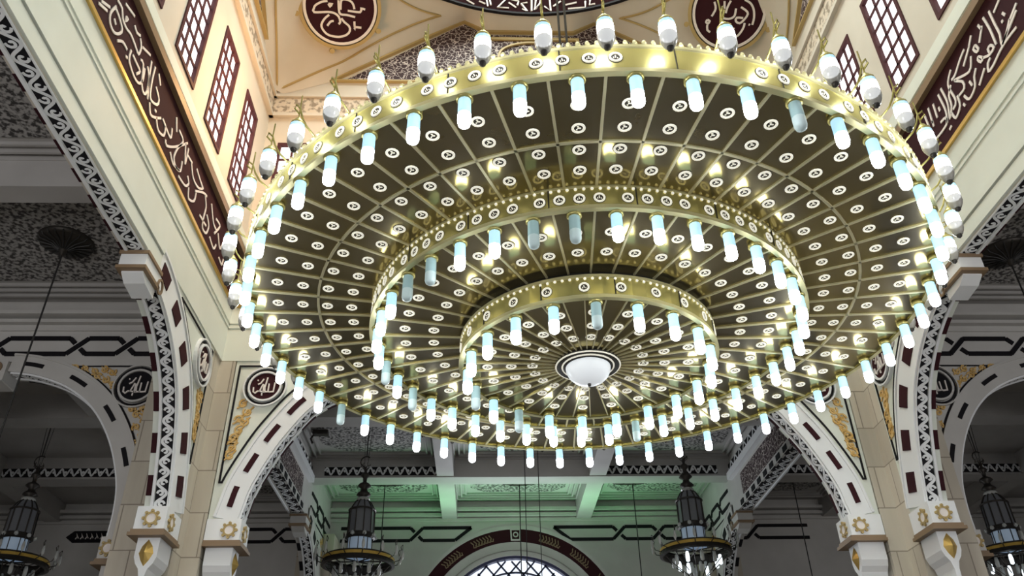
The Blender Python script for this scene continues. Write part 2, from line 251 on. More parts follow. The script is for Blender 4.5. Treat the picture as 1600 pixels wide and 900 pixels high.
# windows of the side walls: Y ranges (left and right alike)
WIN = [(2.95, 4.05), (4.80, 5.90), (6.65, 7.75), (8.50, 9.55), (10.33, 11.43), (12.18, 13.25), (14.03, 15.05)]
WINF = [(-5.25, -4.2), (-3.4, -2.35), (-1.55, -0.5), (0.82, 1.86), (3.18, 4.23), (5.03, 6.08), (6.88, 7.93)]
def pierced(mb, fn, a0, a1, z0, z1, holes, zh0, zh1, t):
    """slab wall with a row of rectangular openings"""
    def bx(u0, u1, v0, v1):
        mb.prism([(u0, v0), (u1, v0), (u1, v1), (u0, v1)], fn, 0, -t)
    bx(a0, a1, z0, zh0); bx(a0, a1, zh1, z1); u = a0
    for h0, h1 in holes: bx(u, h0, zh0, zh1); u = h1
    bx(u, a1, zh0, zh1)
def tymp(sg=0): return [(-5.43, 18.68), (-1.9, 21.2), (-1.25, 20.75), (1.25, 20.75), (1.9, 21.2), (5.43, 18.68)]
def zt(s):
    s = abs(s); K = [(0, 20.75), (1.25, 20.75), (1.9, 21.2), (5.43, 18.7), (6.94, 18.1)]
    for (a, za), (b, zb) in zip(K, K[1:]):
        if s <= b+1e-6: return za+(zb-za)*(s-a)/(b-a)
    return 18.1
for name, fn, a0, a1, c, holes in (('wall_left', mapL, YN, YF, HY, WIN), ('wall_right', mapR, YN, YF, HY, WIN), ('wall_far', mapF, XL, XR, HX, WINF)):
    mb = MB()
    pierced(mb, fn, a0, a1, ZSPR, ZFR1, holes, ZW0, ZW1, 0.5)
    mb.prism([(c+s, zt(s)+0.3) for s in (-6.94, -5.43, -1.9, -1.25, 1.25, 1.9, 5.43, 6.94)]+[(a1, ZFR1), (a0, ZFR1)], fn, 0, -0.5)
    # the lintel between the corner capitals
    mb.prism([(a0+(4.0 if name == 'wall_far' else 0), ZLINT), (a1-4.0, ZLINT), (a1-4.0, ZSPR), (a0+(4.0 if name == 'wall_far' else 0), ZSPR)], fn, 0, -0.38)
    struct(mb.build(name, 'upper'))
    # smooth fascia, mouldings
    g = MB(); g.prism([(a0, ZSPR), (a1, ZSPR), (a1, ZB0-0.05), (a0, ZB0-0.05)], fn, 0, 0.025)
    lo = a0 if name != 'wall_far' else a0+4.0
    g.prism([(lo, ZLINT+0.02), (a1-4.0, ZLINT+0.02), (a1-4.0, ZLINT+0.28), (lo, ZLINT+0.28)], fn, 0, 0.05)
    g.prism([(lo, ZLINT+0.31), (a1-4.0, ZLINT+0.31), (a1-4.0, ZLINT+0.40), (lo, ZLINT+0.40)], fn, 0, 0.075)
    g.prism([(a0, 10.90), (a1, 10.90), (a1, 10.94), (a0, 10.94)], fn, 0, 0.045)
    g.prism([(a0, 11.02), (a1, 11.02), (a1, 11.05), (a0, 11.05)], fn, 0, 0.045)
    trim(g, 'plaster')
    g = MB(); g.prism([(a0, ZB1+0.16), (a1, ZB1+0.16), (a1, ZB1+0.58), (a0, ZB1+0.58)], fn, 0, 0.05)
    g.prism([(a0, ZB1+0.24), (a1, ZB1+0.24), (a1, ZB1+0.34), (a0, ZB1+0.34)], fn, 0, 0.09); trim(g, 'plaster')
    # carved frieze and its ledges
    g = MB(); g.prism([(a0, ZFR0+0.06), (a1, ZFR0+0.06), (a1, ZFR1-0.1), (a0, ZFR1-0.1)], fn, 0, 0.05); trim(g, 'frieze')
    g = MB()
    for z in (ZFR0-0.06, ZFR1-0.08): g.prism([(a0, z), (a1, z), (a1, z+0.1), (a0, z+0.1)], fn, 0, 0.11)
    trim(g, 'upper')
    # stepped lunette: pierced maroon panel framed in gold paint
    T = [(c+s, z) for s, z in tymp()]
    g = MB(); g.prism([(c-5.2, 18.66)]+[(a, z-0.10) for a, z in T[1:-1]]+[(c+5.2, 18.66)], fn, 0, 0.03); trim(g, 'lace')
    g = MB(); g.ribbon(T, 0.08, fn, 0, 0.10, closed=True)
    if name == 'wall_far':
        g.ribbon([(c-1.35, 18.7), (c-1.35, 20.45), (c+1.35, 20.45), (c+1.35, 18.7)], 0.10, fn, 0, 0.09)
        g.ribbon(spline([(c-0.95, 19.2), (c-0.8, 20.0), (c, 20.3), (c+0.8, 20.0), (c+0.95, 19.2)]), 0.06, fn, 0, 0.09)
    trim(g, 'goldpaint')
mb = MB(); mb.prism([(XL-0.5, ZLINT), (XR+0.5, ZLINT), (XR+0.5, 21.4), (XL-0.5, 21.4)], lambda a, b, h: (a, YN+h, b), 0, -0.5); struct(mb.build('wall_near', 'upper'))
# pendentives: a concave shell from the square walls up to the round drum
def pend(th, t, push=0.0):
    cx, cy = math.cos(th), math.sin(th); mm = HH/max(abs(cx), abs(cy)); so = mm*min(abs(cx), abs(cy))
    rr = mm*(1-t)+6.4*t; z = zt(so)*(1-t)+20.95*t+2.0*t*(1-t)*(so/HH)**2
    return Vector((HX+cx*rr, HY+cy*rr, z))
NT, NS = 180, 8
ths = sorted([2*PI*k/NT for k in range(NT)]+[q*PI/2+sg*math.atan(s/HH) for q in range(4) for s in (1.25, 1.9, 5.43) for sg in (-1, 1)])
mb = MB(); n = len(ths)
mb.add([pend(th % (2*PI), j/NS) for th in ths for j in range(NS+1)], [(i*(NS+1)+j, ((i+1) % n)*(NS+1)+j, ((i+1) % n)*(NS+1)+j+1, i*(NS+1)+j+1) for i in range(n) for j in range(NS)])
struct(mb.build('ceiling', 'upper', smooth=True))
mb = MB(); mb.lathe([(6.40, 22.2), (6.3, 22.5), (5.6, 24.6), (4.2, 26.2), (2.2, 27.1), (0.02, 27.4)], 64, (HX, HY, 0)); o = struct(mb.build('ceiling_dome', 'upper', smooth=True))
# gold line triangles of the two far pendentives
def pfn(a, b, h):
    th, t = math.radians(a), b; p = pend(th, t)
    nrm = (pend(th+0.01, t)-pend(th-0.01, t)).cross(pend(th, t+0.01)-pend(th, t-0.01)).normalized()
    if nrm.dot(Vector((HX, HY, 12))-p) < 0: nrm = -nrm
    return tuple(p+nrm*h)
for sg in (1, -1):
    q = lambda a: a if sg == 1 else 180-a
    g = MB()
    e1 = [(q(135), 0.03), (q(130.5), 0.10), (q(126.5), 0.16), (q(119), 0.33), (q(111.5), 0.52), (q(116), 0.62), (q(122.5), 0.76), (q(128), 0.84), (q(135), 0.87)]
    e2 = [(q(135), 0.03)]+[(q(270-a), t) for a, t in [(130.5, 0.10), (126.5, 0.16), (119, 0.33), (111.5, 0.52), (116, 0.62), (122.5, 0.76), (128, 0.84), (135, 0.87)]]
    for e in (e1, e2):
        P = [Vector(pfn(a, b, 0.02)) for a, b in e]
        Q = []
        for i in range(len(P)-1): Q += [Vector(pfn(e[i][0]+(e[i+1][0]-e[i][0])*k/6, e[i][1]+(e[i+1][1]-e[i][1])*k/6, 0.02)) for k in range(6)]
        Q.append(P[-1]); g.tube(Q, 0.032, 5)
    trim(g, 'goldpaint')
# lattice windows
def window(nm, fn, a0, a1, z0, z1, cols, rows):
    fr = MB(); w = 0.085
    fr.ribbon([(a0+w/2, z0+w/2), (a1-w/2, z0+w/2), (a1-w/2, z1-w/2), (a0+w/2, z1-w/2)], w, fn, -0.08, 0.03, closed=True)
    for k in range(1, cols): x = a0+w+(a1-a0-2*w)*k/cols; fr.ribbon([(x, z0+w), (x, z1-w)], 0.055, fn, -0.05, -0.02)
    for k in range(1, rows): z = z0+w+(z1-z0-2*w)*k/rows; fr.ribbon([(a0+w, z), (a1-w, z)], 0.055, fn, -0.05, -0.02)
    root = struct(fr.build(nm, 'frame'))
    p = MB(); p.prism([(a0, z0), (a1, z0), (a1, z1), (a0, z1)], fn, -0.055, -0.07); pp = p.build('pane', 'pane', root)
wn = 1
for fn, rows in ((mapL, WIN), (mapR, WIN), (mapF, WINF)):
    for a0, a1 in rows: window('window_%d' % wn, fn, a0, a1, ZW0, ZW1, 3, 6); wn += 1
# soffit scroll strip under the two side lintels
for fn in (mapL, mapR):
    sf = lambda a, b, h, fn=fn: fn(a, ZLINT-h, -b)
    g = MB(); g.prism([(2.0, 0.02), (11.3, 0.02), (11.3, 0.27), (2.0, 0.27)], sf, 0, 0.012); trim(g, 'dark')
    g = MB(); vine(g, 2.0, 11.3, 0.02, 0.27, 0.46, sf, 0.012, 0.022, 0.045)
    g.ribbon([(2.0, 0.285), (11.3, 0.285)], 0.05, sf, 0, 0.05); g.ribbon([(2.0, 0.015), (11.3, 0.015)], 0.02, sf, 0, 0.03); trim(g, 'white')
    g = MB()
    for k in range(16): y = 2.1+k*0.6; g.prism([(y, 0.315), (y+0.3, 0.315), (y+0.3, 0.385), (y, 0.385)], sf, -0.12, 0.01)
    trim(g, 'maroon')
# stone piers in the far corners
for sg, x0 in ((1, XL), (-1, XR)):
    X = lambda d: x0+sg*d
    g = MB()
    for xa, xb, y0, y1 in ((X(-1.15), X(-0.02), 15.37, 16.7), (X(-0.02), X(0.32), 15.88, 16.7)): g.box(min(xa, xb), max(xa, xb), y0, y1, 0, ZSPR+0.02)
    struct(g.build('wall_pier_left' if sg == 1 else 'wall_pier_right', 'stone'))
    g = MB()
    for xa, xb, y0, y1 in ((X(-0.6), X(0.6), 28.3, 29.5), (X(-0.6), X(0.6), 1.0, 1.95)): g.box(min(xa, xb), max(xa, xb), y0, y1, 0, ZSPR)
    struct(g.build('wall_pier_far_left' if sg == 1 else 'wall_pier_far_right', 'stone'))
# aisle walls in the plane of the far wall, above the side arches
for sg, x0 in ((1, XL), (-1, XR)):
    fn = (lambda a, b, h, x0=x0, sg=sg: (x0-sg*a, YF-h, b))
    g = MB(); g.prism([(0.5, ZSPR), (16, ZSPR), (16, 12.2), (0.5, 12.2)], fn, 0, -0.5); struct(g.build('wall_aisle_left' if sg == 1 else 'wall_aisle_right', 'grey'))
    g = MB()
    for z in (10.84, 11.0, 11.16): g.prism([(0.5, z), (16, z), (16, z+0.08), (0.5, z+0.08)], fn, 0, 0.05+(z-10.84)*0.6)
    trim(g, 'grey')
# the bay behind: transverse walls over its side arches, back wall
for sg, x0, nm in ((1, -5.4, 'wall_bay_left'), (-1, 7.95, 'wall_bay_right')):
    fn = (lambda a, b, h, x0=x0, sg=sg: (x0+sg*h, a, b))
    g = MB(); g.prism([(16.4, ZLINT), (25.6, ZLINT), (25.6, ZSPR), (29.5, ZSPR), (29.5, 12.0), (16.4, 12.0)], fn, 0, -0.46); struct(g.build(nm, 'grey'))
    sf = lambda a, b, h, fn=fn: fn(a, ZLINT-h, -b)
    g = MB(); g.prism([(16.4, 0.08), (24.9, 0.08), (24.9, 0.34), (16.4, 0.34)], sf, 0, 0.012)
    for k in range(14): y = 16.5+k*0.6; g.prism([(y, 0.01), (y+0.3, 0.01), (y+0.3, 0.06), (y, 0.06)], sf, 0, 0.02); g.prism([(y, ZLINT+0.02), (y+0.3, ZLINT+0.02), (y+0.3, ZLINT+0.17), (y, ZLINT+0.17)], fn, 0, 0.02)
    trim(g, 'dark')
    g = MB(); vine(g, 16.4, 24.9, 0.08, 0.34, 0.62, sf, 0.012, 0.022, 0.04)
    g.ribbon([(16.4, 0.44), (24.9, 0.44)], 0.05, sf, 0, 0.04); g.ribbon([(16.4, 10.86), (25.1, 10.86)], 0.22, fn, 0, 0.16); trim(g, 'white')
    g = MB(); g.prism([(17, ZLINT+0.24), (24.2, ZLINT+0.24), (24.2, ZLINT+0.88), (17, ZLINT+0.88)], fn, 0, 0.02); trim(g, 'lace')
    g = MB(); g.prism([(16.4, 11.0), (25.1, 11.0), (25.1, 11.26), (16.4, 11.26)], fn, 0, 0.06); trim(g, 'dark')
    g = MB(); vine(g, 16.4, 25.1, 11.0, 11.26, 0.5, fn, 0.06, 0.075, 0.05, curls=False); trim(g, 'white')
WCX, WCZ, WRO, WRI, WRG = 1.2, 6.85, 3.72, 3.28, 2.78
mapB = lambda a, b, h: (a, YB-h, b)
for x_, nm in ((-22.3, 'wall_outer_left'), (25.0, 'wall_outer_right')):
    g = MB(); g.box(x_, x_+0.3, -4, YB, 0, 12.0); struct(g.build(nm, 'grey'))
g = MB()
A = [(WCX+(WRG+0.02)*math.cos(PI*k/40), WCZ+(WRG+0.02)*math.sin(PI*k/40)) for k in range(41)]
g.prism([(-22, 0), (WCX-2.8, 0)]+[(a, b) for a, b in reversed(A)]+[(WCX+2.8, 0), (25, 0), (25, 12.2), (-22, 12.2)], mapB, 0, -0.5); struct(g.build('wall_back', 'grey'))
g = MB()
for z, d in ((10.86, 0.10), (11.02, 0.2), (11.2, 0.3)): g.prism([(-22, z), (25, z), (25, z+0.1), (-22, z+0.1)], mapB, 0, d)
arc = lambda r, n=40, a0=0.0, a1=PI: [(WCX+r*math.cos(a0+(a1-a0)*k/n), WCZ+r*math.sin(a0+(a1-a0)*k/n)) for k in range(n+1)]
g.ribbon(arc(WRO+0.06), 0.13, mapB, 0, 0.08); g.ribbon(arc(WRI-0.16), 0.28, mapB, 0, 0.05); g.ribbon(arc(WRG+0.08), 0.14, mapB, 0, 0.07); trim(g, 'grey')
# arched window of the back wall
fr = MB(); fr.ribbon(arc(WRG-0.03), 0.10, mapB, -0.25, 0.02)
for k in range(-11, 12):
    for sg in (1, -1):
        x0 = WCX+k*0.52; P = []
        for j in range(40):
            p = (x0+sg*j*0.14*0.9, WCZ-1+j*0.14)
            if math.hypot(p[0]-WCX, max(0, p[1]-WCZ)) < WRG-0.05 and abs(p[0]-WCX) < WRG-0.05: P.append(p)
        if len(P) > 1: fr.ribbon(P, 0.05, mapB, -0.22, -0.12)
for r in (2.25, 1.5): fr.ribbon(arc(r), 0.05, mapB, -0.22, -0.12)
root = struct(fr.build('window_%d' % wn, 'lead'))
p = MB(); p.prism(arc(WRG)+[(WCX-WRG, WCZ-1.5), (WCX+WRG, WCZ-1.5)], mapB, -0.3, -0.32); p.build('pane', 'bluepane', root)
# aisle ceilings with beams and stencilled coffers
g = MB(); g.box(-22, XAL-0.02, -4, YF, ZCL, ZCL+0.3); g.box(XAR+0.02, 25, -4, YF, ZCL, ZCL+0.3); g.box(-22, 25, YA, YB, ZCL, ZCL+0.3)
struct(g.build('ceiling_aisle', 'ceil'))
g = MB()
for x0, x1 in ((-22, XAL), (XAR, 25)):
    for y in (6.5, 11.08): g.box(x0, x1, y, y+0.45, ZBM, ZCL)
for x in (-12.2, -17.6, 14.4, 20): g.box(x, x+0.5, -4, YF, ZBM, ZCL)
for y in (20.55, 25.1): g.box(-22, 25, y, y+0.65, ZBM, ZCL)
for x in (-1.42, 3.40, -10.4, -15.4, 12.4, 17.4): g.box(x, x+0.53, YA, YB, ZBM+0.03, ZCL-0.01)
trim(g, 'ceil')
def coffer(x0, x1, y0, y1, mt='coffer'):
    g = MB(); c = min(x1-x0, y1-y0)*0.22
    P = [(x0+c, y0), (x1-c, y0), (x1, y0+c), (x1, y1-c), (x1-c, y1), (x0+c, y1), (x0, y1-c), (x0, y0+c)]
    g.prism(P, lambda a, b, h: (a, b, ZCL-h), 0, 0.03); trim(g, mt)
    g = MB()
    for k in range(1, 4): d = 0.16*k; g.ribbon([(x0-d, y0-d), (x1+d, y0-d), (x1+d, y1+d), (x0-d, y1+d)], 0.05, lambda a, b, h: (a, b, ZCL-h), 0, 0.04+0.03*k, closed=True)
    trim(g, 'ceil')
for x0, x1 in ((-11.4, -6.7), (9.4, 14.0)): coffer(x0, x1, 12.1, 15.0); coffer(x0, x1, 7.5, 10.6); coffer(x0, x1, 2.6, 6.0)
for x0, x1 in ((-4.9, -1.9), (-0.4, 2.9), (4.4, 7.5), (-9.4, -6.4), (8.9, 11.9)):
    coffer(x0, x1, 26.3, 28.4); coffer(x0, x1, 21.7, 24.6); coffer(x0, x1, 16.9, 20.0)
# guilloche strip on the cross beam
gb = lambda a, b, h: (a, 25.1-h, b)
for x0, x1 in ((-4.94, -1.42), (3.93, 7.5), (-15, -5.9), (8.45, 18)):
    g = MB(); g.prism([(x0, 10.97), (x1, 10.97), (x1, 11.24), (x0, 11.24)], gb, 0, 0.03); trim(g, 'dark')
    g = MB(); vine(g, x0, x1, 10.97, 11.24, 0.27, gb, 0.03, 0.045, 0.05, curls=False)
    k = x0+0.09
    while k < x1-0.1: g.prism(circle(k, 11.105, 0.045, 8), gb, 0.03, 0.05); k += 0.18
    trim(g, 'white')
# interlaced black bands
def chain(fn, a0, a1, z0, z1, cross, w=0.10, hw=0.22, ends=''):
    g = MB(); c = sorted(cross)
    def rb(P): g.ribbon(P, w, fn, 0, 0.03)
    zm = (z0+z1)/2
    xs = [a0]+c+[a1]
    for i in range(len(xs)-1):
        l, r = xs[i], xs[i+1]; L0 = l+(hw if i else 0); R0 = r-(hw if i < len(xs)-2 else 0)
        rb([(L0, z1), (R0, z1)])
        rb([(L0, z0), (R0, z0)])
    for x in c:
        rb([(x-hw, z0), (x-hw*0.2, zm-(zm-z0)*0.2), (x+hw, z1)])
        rb([(x-hw, z1), (x-hw*0.35, z1-(z1-zm)*0.65)]); rb([(x+hw, z0), (x+hw*0.35, z0+(zm-z0)*0.65)])
    if 'r' in ends: rb([(a1, z0), (a1+(z1-z0)*1.3, z1)]); rb([(a1, z1), (a1+(z1-z0)*1.3, z1)])
    if 'l' in ends: rb([(a0, z0), (a0-(z1-z0)*1.3, z1)]); rb([(a0, z1), (a0-(z1-z0)*1.3, z1)])
    trim(g, 'dark')
chain(mapF, -18, -6.2, 10.28, 10.66, [-17, -15.2, -13.4, -11.6, -10.4, -8.72, -7.68], 0.10, 0.2)
chain(mapF, 8.9, 18, 10.28, 10.66, [9.5, 10.62, 12.0, 13.4, 15, 16.6], 0.10, 0.2)
chain(mapB, -5.0, -0.95, 10.2, 10.64, [-2.32], 0.11, 0.22, 'r'); chain(mapB, 3.15, 7.6, 10.2, 10.64, [4.92, 6.35], 0.11, 0.22, 'l')
chain(mapB, -8.3, -6.0, 10.2, 10.64, [-7.2], 0.11, 0.22); chain(mapB, 8.6, 11.8, 10.2, 10.64, [9.75], 0.11, 0.22)
chain(lambda a, b, h: (-5.4+h, a, b), 25.75, 29.3, 10.2, 10.64, [26.9, 28.1], 0.10, 0.2); chain(lambda a, b, h: (7.95-h, a, b), 25.75, 29.3, 10.2, 10.64, [26.9, 28.1], 0.10, 0.2)
# ================================================================ ARCH BRACKETS (curved corner corbels of the openings)
def curve_table(ctrl):
    P = [Vector(p) for p in spline(ctrl, 0.05)]; S = [0.0]
    for a, b in zip(P, P[1:]): S.append(S[-1]+(b-a).length)
    def at(s):
        s = min(max(s, 0), S[-1]); lo, hi = 0, len(S)-1
        while hi-lo > 1:
            md = (lo+hi)//2
            if S[md] <= s: lo = md
            else: hi = md
        p = P[lo].lerp(P[hi], (s-S[lo])/max(1e-9, S[hi]-S[lo])); t = (P[min(hi+2, len(P)-1)]-P[max(lo-2, 0)]).normalized()
        return p, Vector((t.y, -t.x))       # the normal points into the opening
    return at, S[-1]
SIDE = [(1.22, 6.45), (1.36, 7.0), (1.62, 7.75), (1.98, 8.4), (2.51, 8.90), (3.1, 9.25), (3.7, 9.46), (4.05, 9.52)]
FRONT = [(0.90, 6.62), (0.96, 6.9), (1.06, 7.33), (1.36, 8.0), (1.62, 8.45), (2.05, 9.02), (2.6, 9.35), (3.3, 9.52), (4.05, 9.56)]
AISLE = [(0.42, 6.3), (0.42, 6.9), (0.52, 7.5), (0.85, 8.3), (1.35, 9.0), (2.0, 9.5), (2.75, 9.78), (3.35, 9.86)]
def allah(nm_fn, c, r, group, label, disc='maroon', rim='white'):
    """roundel with the white word on a maroon disc"""
    fn = lambda a, b, h: nm_fn(c[0]+a, c[1]+b, h)
    t = thing('calligraphy_roundel', label, 'roundel', fn(0, 0, 0), 'roundels on the arch spandrels')
    g = MB(); g.prism(circle(0, 0, r), fn, 0, 0.05); g.build('disc', disc, t)
    g = MB(); g.ribbon(circle(0, 0, r*1.06), r*0.13, fn, 0, 0.085, closed=True); g.ribbon(circle(0, 0, r*1.42), r*0.10, fn, 0, 0.07, closed=True); g.build('rim', rim, t)
    g = MB(); g.ribbon(circle(0, 0, r*1.26), r*0.10, fn, 0, 0.05, closed=True); g.build('dark_ring', 'dark', t)
    g = MB()
    for st in ALLAH: g.ribbon([(x*r*0.95, y*r*0.95) for x, y in st], r*0.085, fn, 0.05, 0.075)
    g.build('script', 'script', t); return t
def bracket(label, fn, ctrl, thick, ds, ztop, dcap, nblk, bw, blen, boff, wall='plaster', round_c=None, round_label='', round_r=0.33, base_w=0.62, gold='ochre', capital=True, keystone=False, group=None):
    at, LEN = curve_table(ctrl); d0, z0 = ctrl[0]  # grey walls swap white for grey, maroon for black: shade in the colours
    def off(s, e, extra=0.0):
        p, nn = at(s); return (p.x-nn.x*e, p.y-nn.y*e)
    t = thing('arch_bracket', label, 'arch bracket', fn(ds, z0, -thick/2), 'corner brackets of the arches')
    N = 60; C = [off(LEN*k/N, 0) for k in range(N+1)]
    g = MB(); g.prism([(ds, ztop), (ds, z0)]+C+[(ctrl[-1][0], ztop)], fn, 0, -thick); g.build('spandrel', wall, t)
    # archivolt: raised white rim on the face with dark voussoirs let into it
    g = MB(); aw = boff+bw/2+0.14
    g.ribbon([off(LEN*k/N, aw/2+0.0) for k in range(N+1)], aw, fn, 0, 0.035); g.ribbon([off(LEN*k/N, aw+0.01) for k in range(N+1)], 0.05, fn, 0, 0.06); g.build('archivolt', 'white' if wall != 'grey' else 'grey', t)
    for k in range(nblk):
        s = LEN*(k+0.35)/nblk; g = MB()
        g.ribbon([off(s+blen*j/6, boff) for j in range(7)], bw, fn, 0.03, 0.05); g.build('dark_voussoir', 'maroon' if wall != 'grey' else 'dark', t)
    # soffit: scroll strip between a plain ledge and a row of dark blocks
    sf = lambda a, b, h: (lambda pn: fn(pn[0].x+pn[1].x*h, pn[0].y+pn[1].y*h, -b))(at(a))
    k0, k1 = 0.03, thick*0.58; s0, s1 = 0.02, LEN-0.05
    g = MB(); g.ribbon([(s0+(s1-s0)*k/40, (k0+k1)/2) for k in range(41)], k1-k0, sf, 0, 0.012); st = g.build('scroll_strip', 'dark', t)
    g = MB(); vine(g, s0, s1, k0, k1, 0.38, sf, 0.012, 0.024, 0.05); g.build('vine', 'white', st)
    g = MB()
    for w in (k1+0.035, 0.008): g.ribbon([(s0+(s1-s0)*k/40, w) for k in range(41)], 0.05 if w > 0.1 else 0.016, sf, 0, 0.04)
    g.build('ledge', 'white', t)
    for k in range(nblk):
        s = LEN*(k+0.35)/nblk; g = MB(); g.ribbon([(s+blen*j/6, thick*0.86) for j in range(7)], thick*0.24, sf, 0, 0.02); g.build('dark_voussoir', 'maroon' if wall != 'grey' else 'dark', t)
    # panel outline and gilt foliage in the spandrel
    e = aw+(0.14 if wall != 'grey' else 0.05); P = [off(LEN*k/N, e) for k in range(N+1)]
    P = [p for p in P if p[0] > ds+0.14 and p[1] < ztop-0.20]
    if len(P) > 3:
        g = MB(); g.ribbon([(ds+0.09, P[0][1])]+P+[(P[-1][0]+0.1, ztop-0.12), (ds+0.09, ztop-0.12)], 0.035, fn, 0, 0.025, closed=True); g.build('panel_outline', 'dark', t)
        g = MB(); rc = round_c or (-9, -9); rng = random.Random(3)
        for k in range(len(P)):
            if k % 5: continue
            a, b = P[k]
            for j in range(3):
                cx = ds+0.18+(a-ds-0.3)*(0.15+0.35*j)+0.02; cz = b+0.10+0.17*j
                if cz < ztop-0.26 and math.hypot(cx-rc[0], cz-rc[1]) > round_r*1.65 and cx > ds+0.2:
                    g.ribbon(spiral(cx, cz, 0.10, 1.2, rng.uniform(0, 6), rng.choice((1, -1)), 12), 0.035, fn, 0, 0.03)
                    g.ribbon([(cx-0.12, cz-0.10), (cx, cz-0.02), (cx+0.11, cz+0.12)], 0.03, fn, 0, 0.025)
        if wall == 'grey' and round_c:
            for cx, cz in ((1.18, 9.84), (1.36, 9.90), (1.56, 9.86), (1.76, 9.92), (1.98, 9.93), (1.28, 9.66), (1.12, 9.55), (1.46, 9.74), (0.30, 8.98), (0.46, 8.86), (0.26, 8.72), (0.40, 8.58), (0.24, 8.42), (0.32, 8.22), (0.22, 8.02), (0.20, 7.8), (0.58, 8.98)):
                g.ribbon(spiral(cx, cz, 0.085, 1.2, rng.uniform(0, 6), rng.choice((1, -1)), 12), 0.035, fn, 0, 0.03); g.ribbon([(cx-0.09, cz-0.08), (cx, cz), (cx+0.08, cz+0.09)], 0.028, fn, 0, 0.025)
        if g.v: g.build('gilt_foliage', gold, t)
    # base block, moulded ledge, rosettes and pendant finial
    bx0, bx1, zb = ds, d0+0.10, z0-0.42; pw = thick+0.07
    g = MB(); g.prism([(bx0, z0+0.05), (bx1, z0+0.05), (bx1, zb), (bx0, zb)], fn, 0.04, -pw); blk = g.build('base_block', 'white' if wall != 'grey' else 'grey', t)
    g = MB(); g.prism([(bx0, zb), (bx1+0.07, zb), (bx1+0.07, zb-0.06), (bx0, zb-0.06)], fn, 0.10, -pw-0.06); g.prism([(bx0, zb+0.06), (bx1+0.03, zb+0.06), (bx1+0.03, zb), (bx0, zb)], fn, 0.06, -pw-0.03); g.build('ledge_moulding', 'brown', t)
    fd = lambda a, b, h: fn(bx1+h, b, a)         # the end face that looks into the opening
    for f, cx, cz in ((fd, -thick/2, zb+0.25), (fn, (bx0+bx1)/2+0.12, zb+0.25)):
        h0 = 0.0 if f is fd else 0.04
        g = MB(); g.ribbon(circle(cx, cz, 0.10, 20), 0.035, f, h0, h0+0.03, closed=True)
        for k in range(8): g.prism(circle(cx+0.135*math.cos(PI*k/4), cz+0.135*math.sin(PI*k/4), 0.03, 8), f, h0, h0+0.03)
        ro = g.build('rosette', 'goldpaint', t)
        g = MB(); g.prism(circle(cx, cz, 0.085, 16), f, h0, h0+0.02); g.build('rosette_centre', 'script', ro)
    zf = zb-0.06; hw = thick/2; fx0, fx1 = bx0+0.05, bx1-0.10
    half = [(hw*0.92, zf), (hw*0.92, zf-0.33), (hw*0.72, zf-0.44), (hw*0.38, zf-0.53), (hw*0.22, zf-0.66), (hw*0.2, zf-0.95), (hw*0.3, zf-1.02), (0.02, zf-1.16)]
    sh = [(a-thick/2, b) for a, b in half]+[(-a-thick/2, b) for a, b in reversed(half)]
    fs = lambda a, b, h: fn(h, b, a)
    g = MB(); g.prism(sh, fs, fx0, fx1); fin = g.build('pendant_finial', 'white' if wall != 'grey' else 'grey', t)
    g = MB(); L = [(0, 0.24), (0.09, 0.12), (0.125, 0), (0.07, -0.12), (0, -0.22), (-0.07, -0.12), (-0.125, 0), (-0.09, 0.12)]
    lf = lambda a, b, h: fn(fx1+h, b, a-thick/2)
    for k in range(8):
        a, b = L[k], L[(k+1) % 8]; c = zf-0.27
        g.add([lf(a[0], c+a[1], 0), lf(b[0], c+b[1], 0), lf(0, c, 0.09)], [(0, 1, 2)])
    g.build('gold_leaf', 'gold', t)
    if capital:
        ca, cb = ctrl[-1][0]-0.12, ctrl[-1][0]+0.5
        g = MB()
        g.prism([(ca, 9.40), (cb+0.04, 9.40), (cb+0.04, 9.74), (ca, 9.74)], fn, 0.07, -thick+0.06)
        g.prism([(ca, 9.40), (ca, 9.20), (cb-0.22, 9.24), (cb-0.04, 9.34), (cb-0.04, 9.40)], fn, 0.03, -thick+0.10); cap = g.build('capital', 'white' if wall != 'grey' else 'grey', t)
        g = MB()
        for za in (9.655, 9.37): g.prism([(ca, za), (cb+0.07, za), (cb+0.07, za+0.06), (ca, za+0.06)], fn, 0.10, -thick+0.03)
        g.build('capital_moulding', 'brown', cap)
        g = MB(); g.ribbon(ellipse((ca+cb)/2-0.35, 9.46, 0.10, 0.13, 18), 0.035, fn, 0.07, 0.10, closed=True); g.build('oval_boss', 'brown', cap)
    if keystone:
        ca = ctrl[-1][0]; g = MB(); g.prism([(ca, ztop-0.05), (ca, 9.62), (ca+0.02, 9.60), (ca+0.45, 9.60), (ca+0.45, ztop-0.05)], fn, 0.12, -thick); ks = g.build('keystone', 'grey', t)
        g = MB(); g.ribbon(circle(ca+0.22, 9.9, 0.12, 16), 0.04, fn, 0.12, 0.15, closed=True); g.build('rosette', 'brown', ks)
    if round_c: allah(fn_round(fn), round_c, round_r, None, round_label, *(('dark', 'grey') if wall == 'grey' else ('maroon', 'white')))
    return t
def fn_round(fn):
    # the word must read the right way round: mirror the local axis where the wall runs right to left
    a = Vector(fn(1, 8, 0))-Vector(fn(0, 8, 0)); nrm = Vector(fn(0, 8, 1))-Vector(fn(0, 8, 0))
    s = 1 if a.cross(Vector((0, 0, 1))).dot(nrm) > 0 else -1
    return fn, s
_al = allah
def allah(fs, c, r, group, label, disc='maroon', rim='white'):
    fn, s = fs
    return _al(lambda a, b, h: fn(c[0]+s*(a-c[0]), b, h), c, r, group, label, disc, rim)
mLd = lambda d, z, h: (XL+h, YF-d, z)
mRd = lambda d, z, h: (XR-h, YF-d, z)
mFl = lambda d, z, h: (XL+d, YF-h, z)
mFr = lambda d, z, h: (XR-d, YF-h, z)
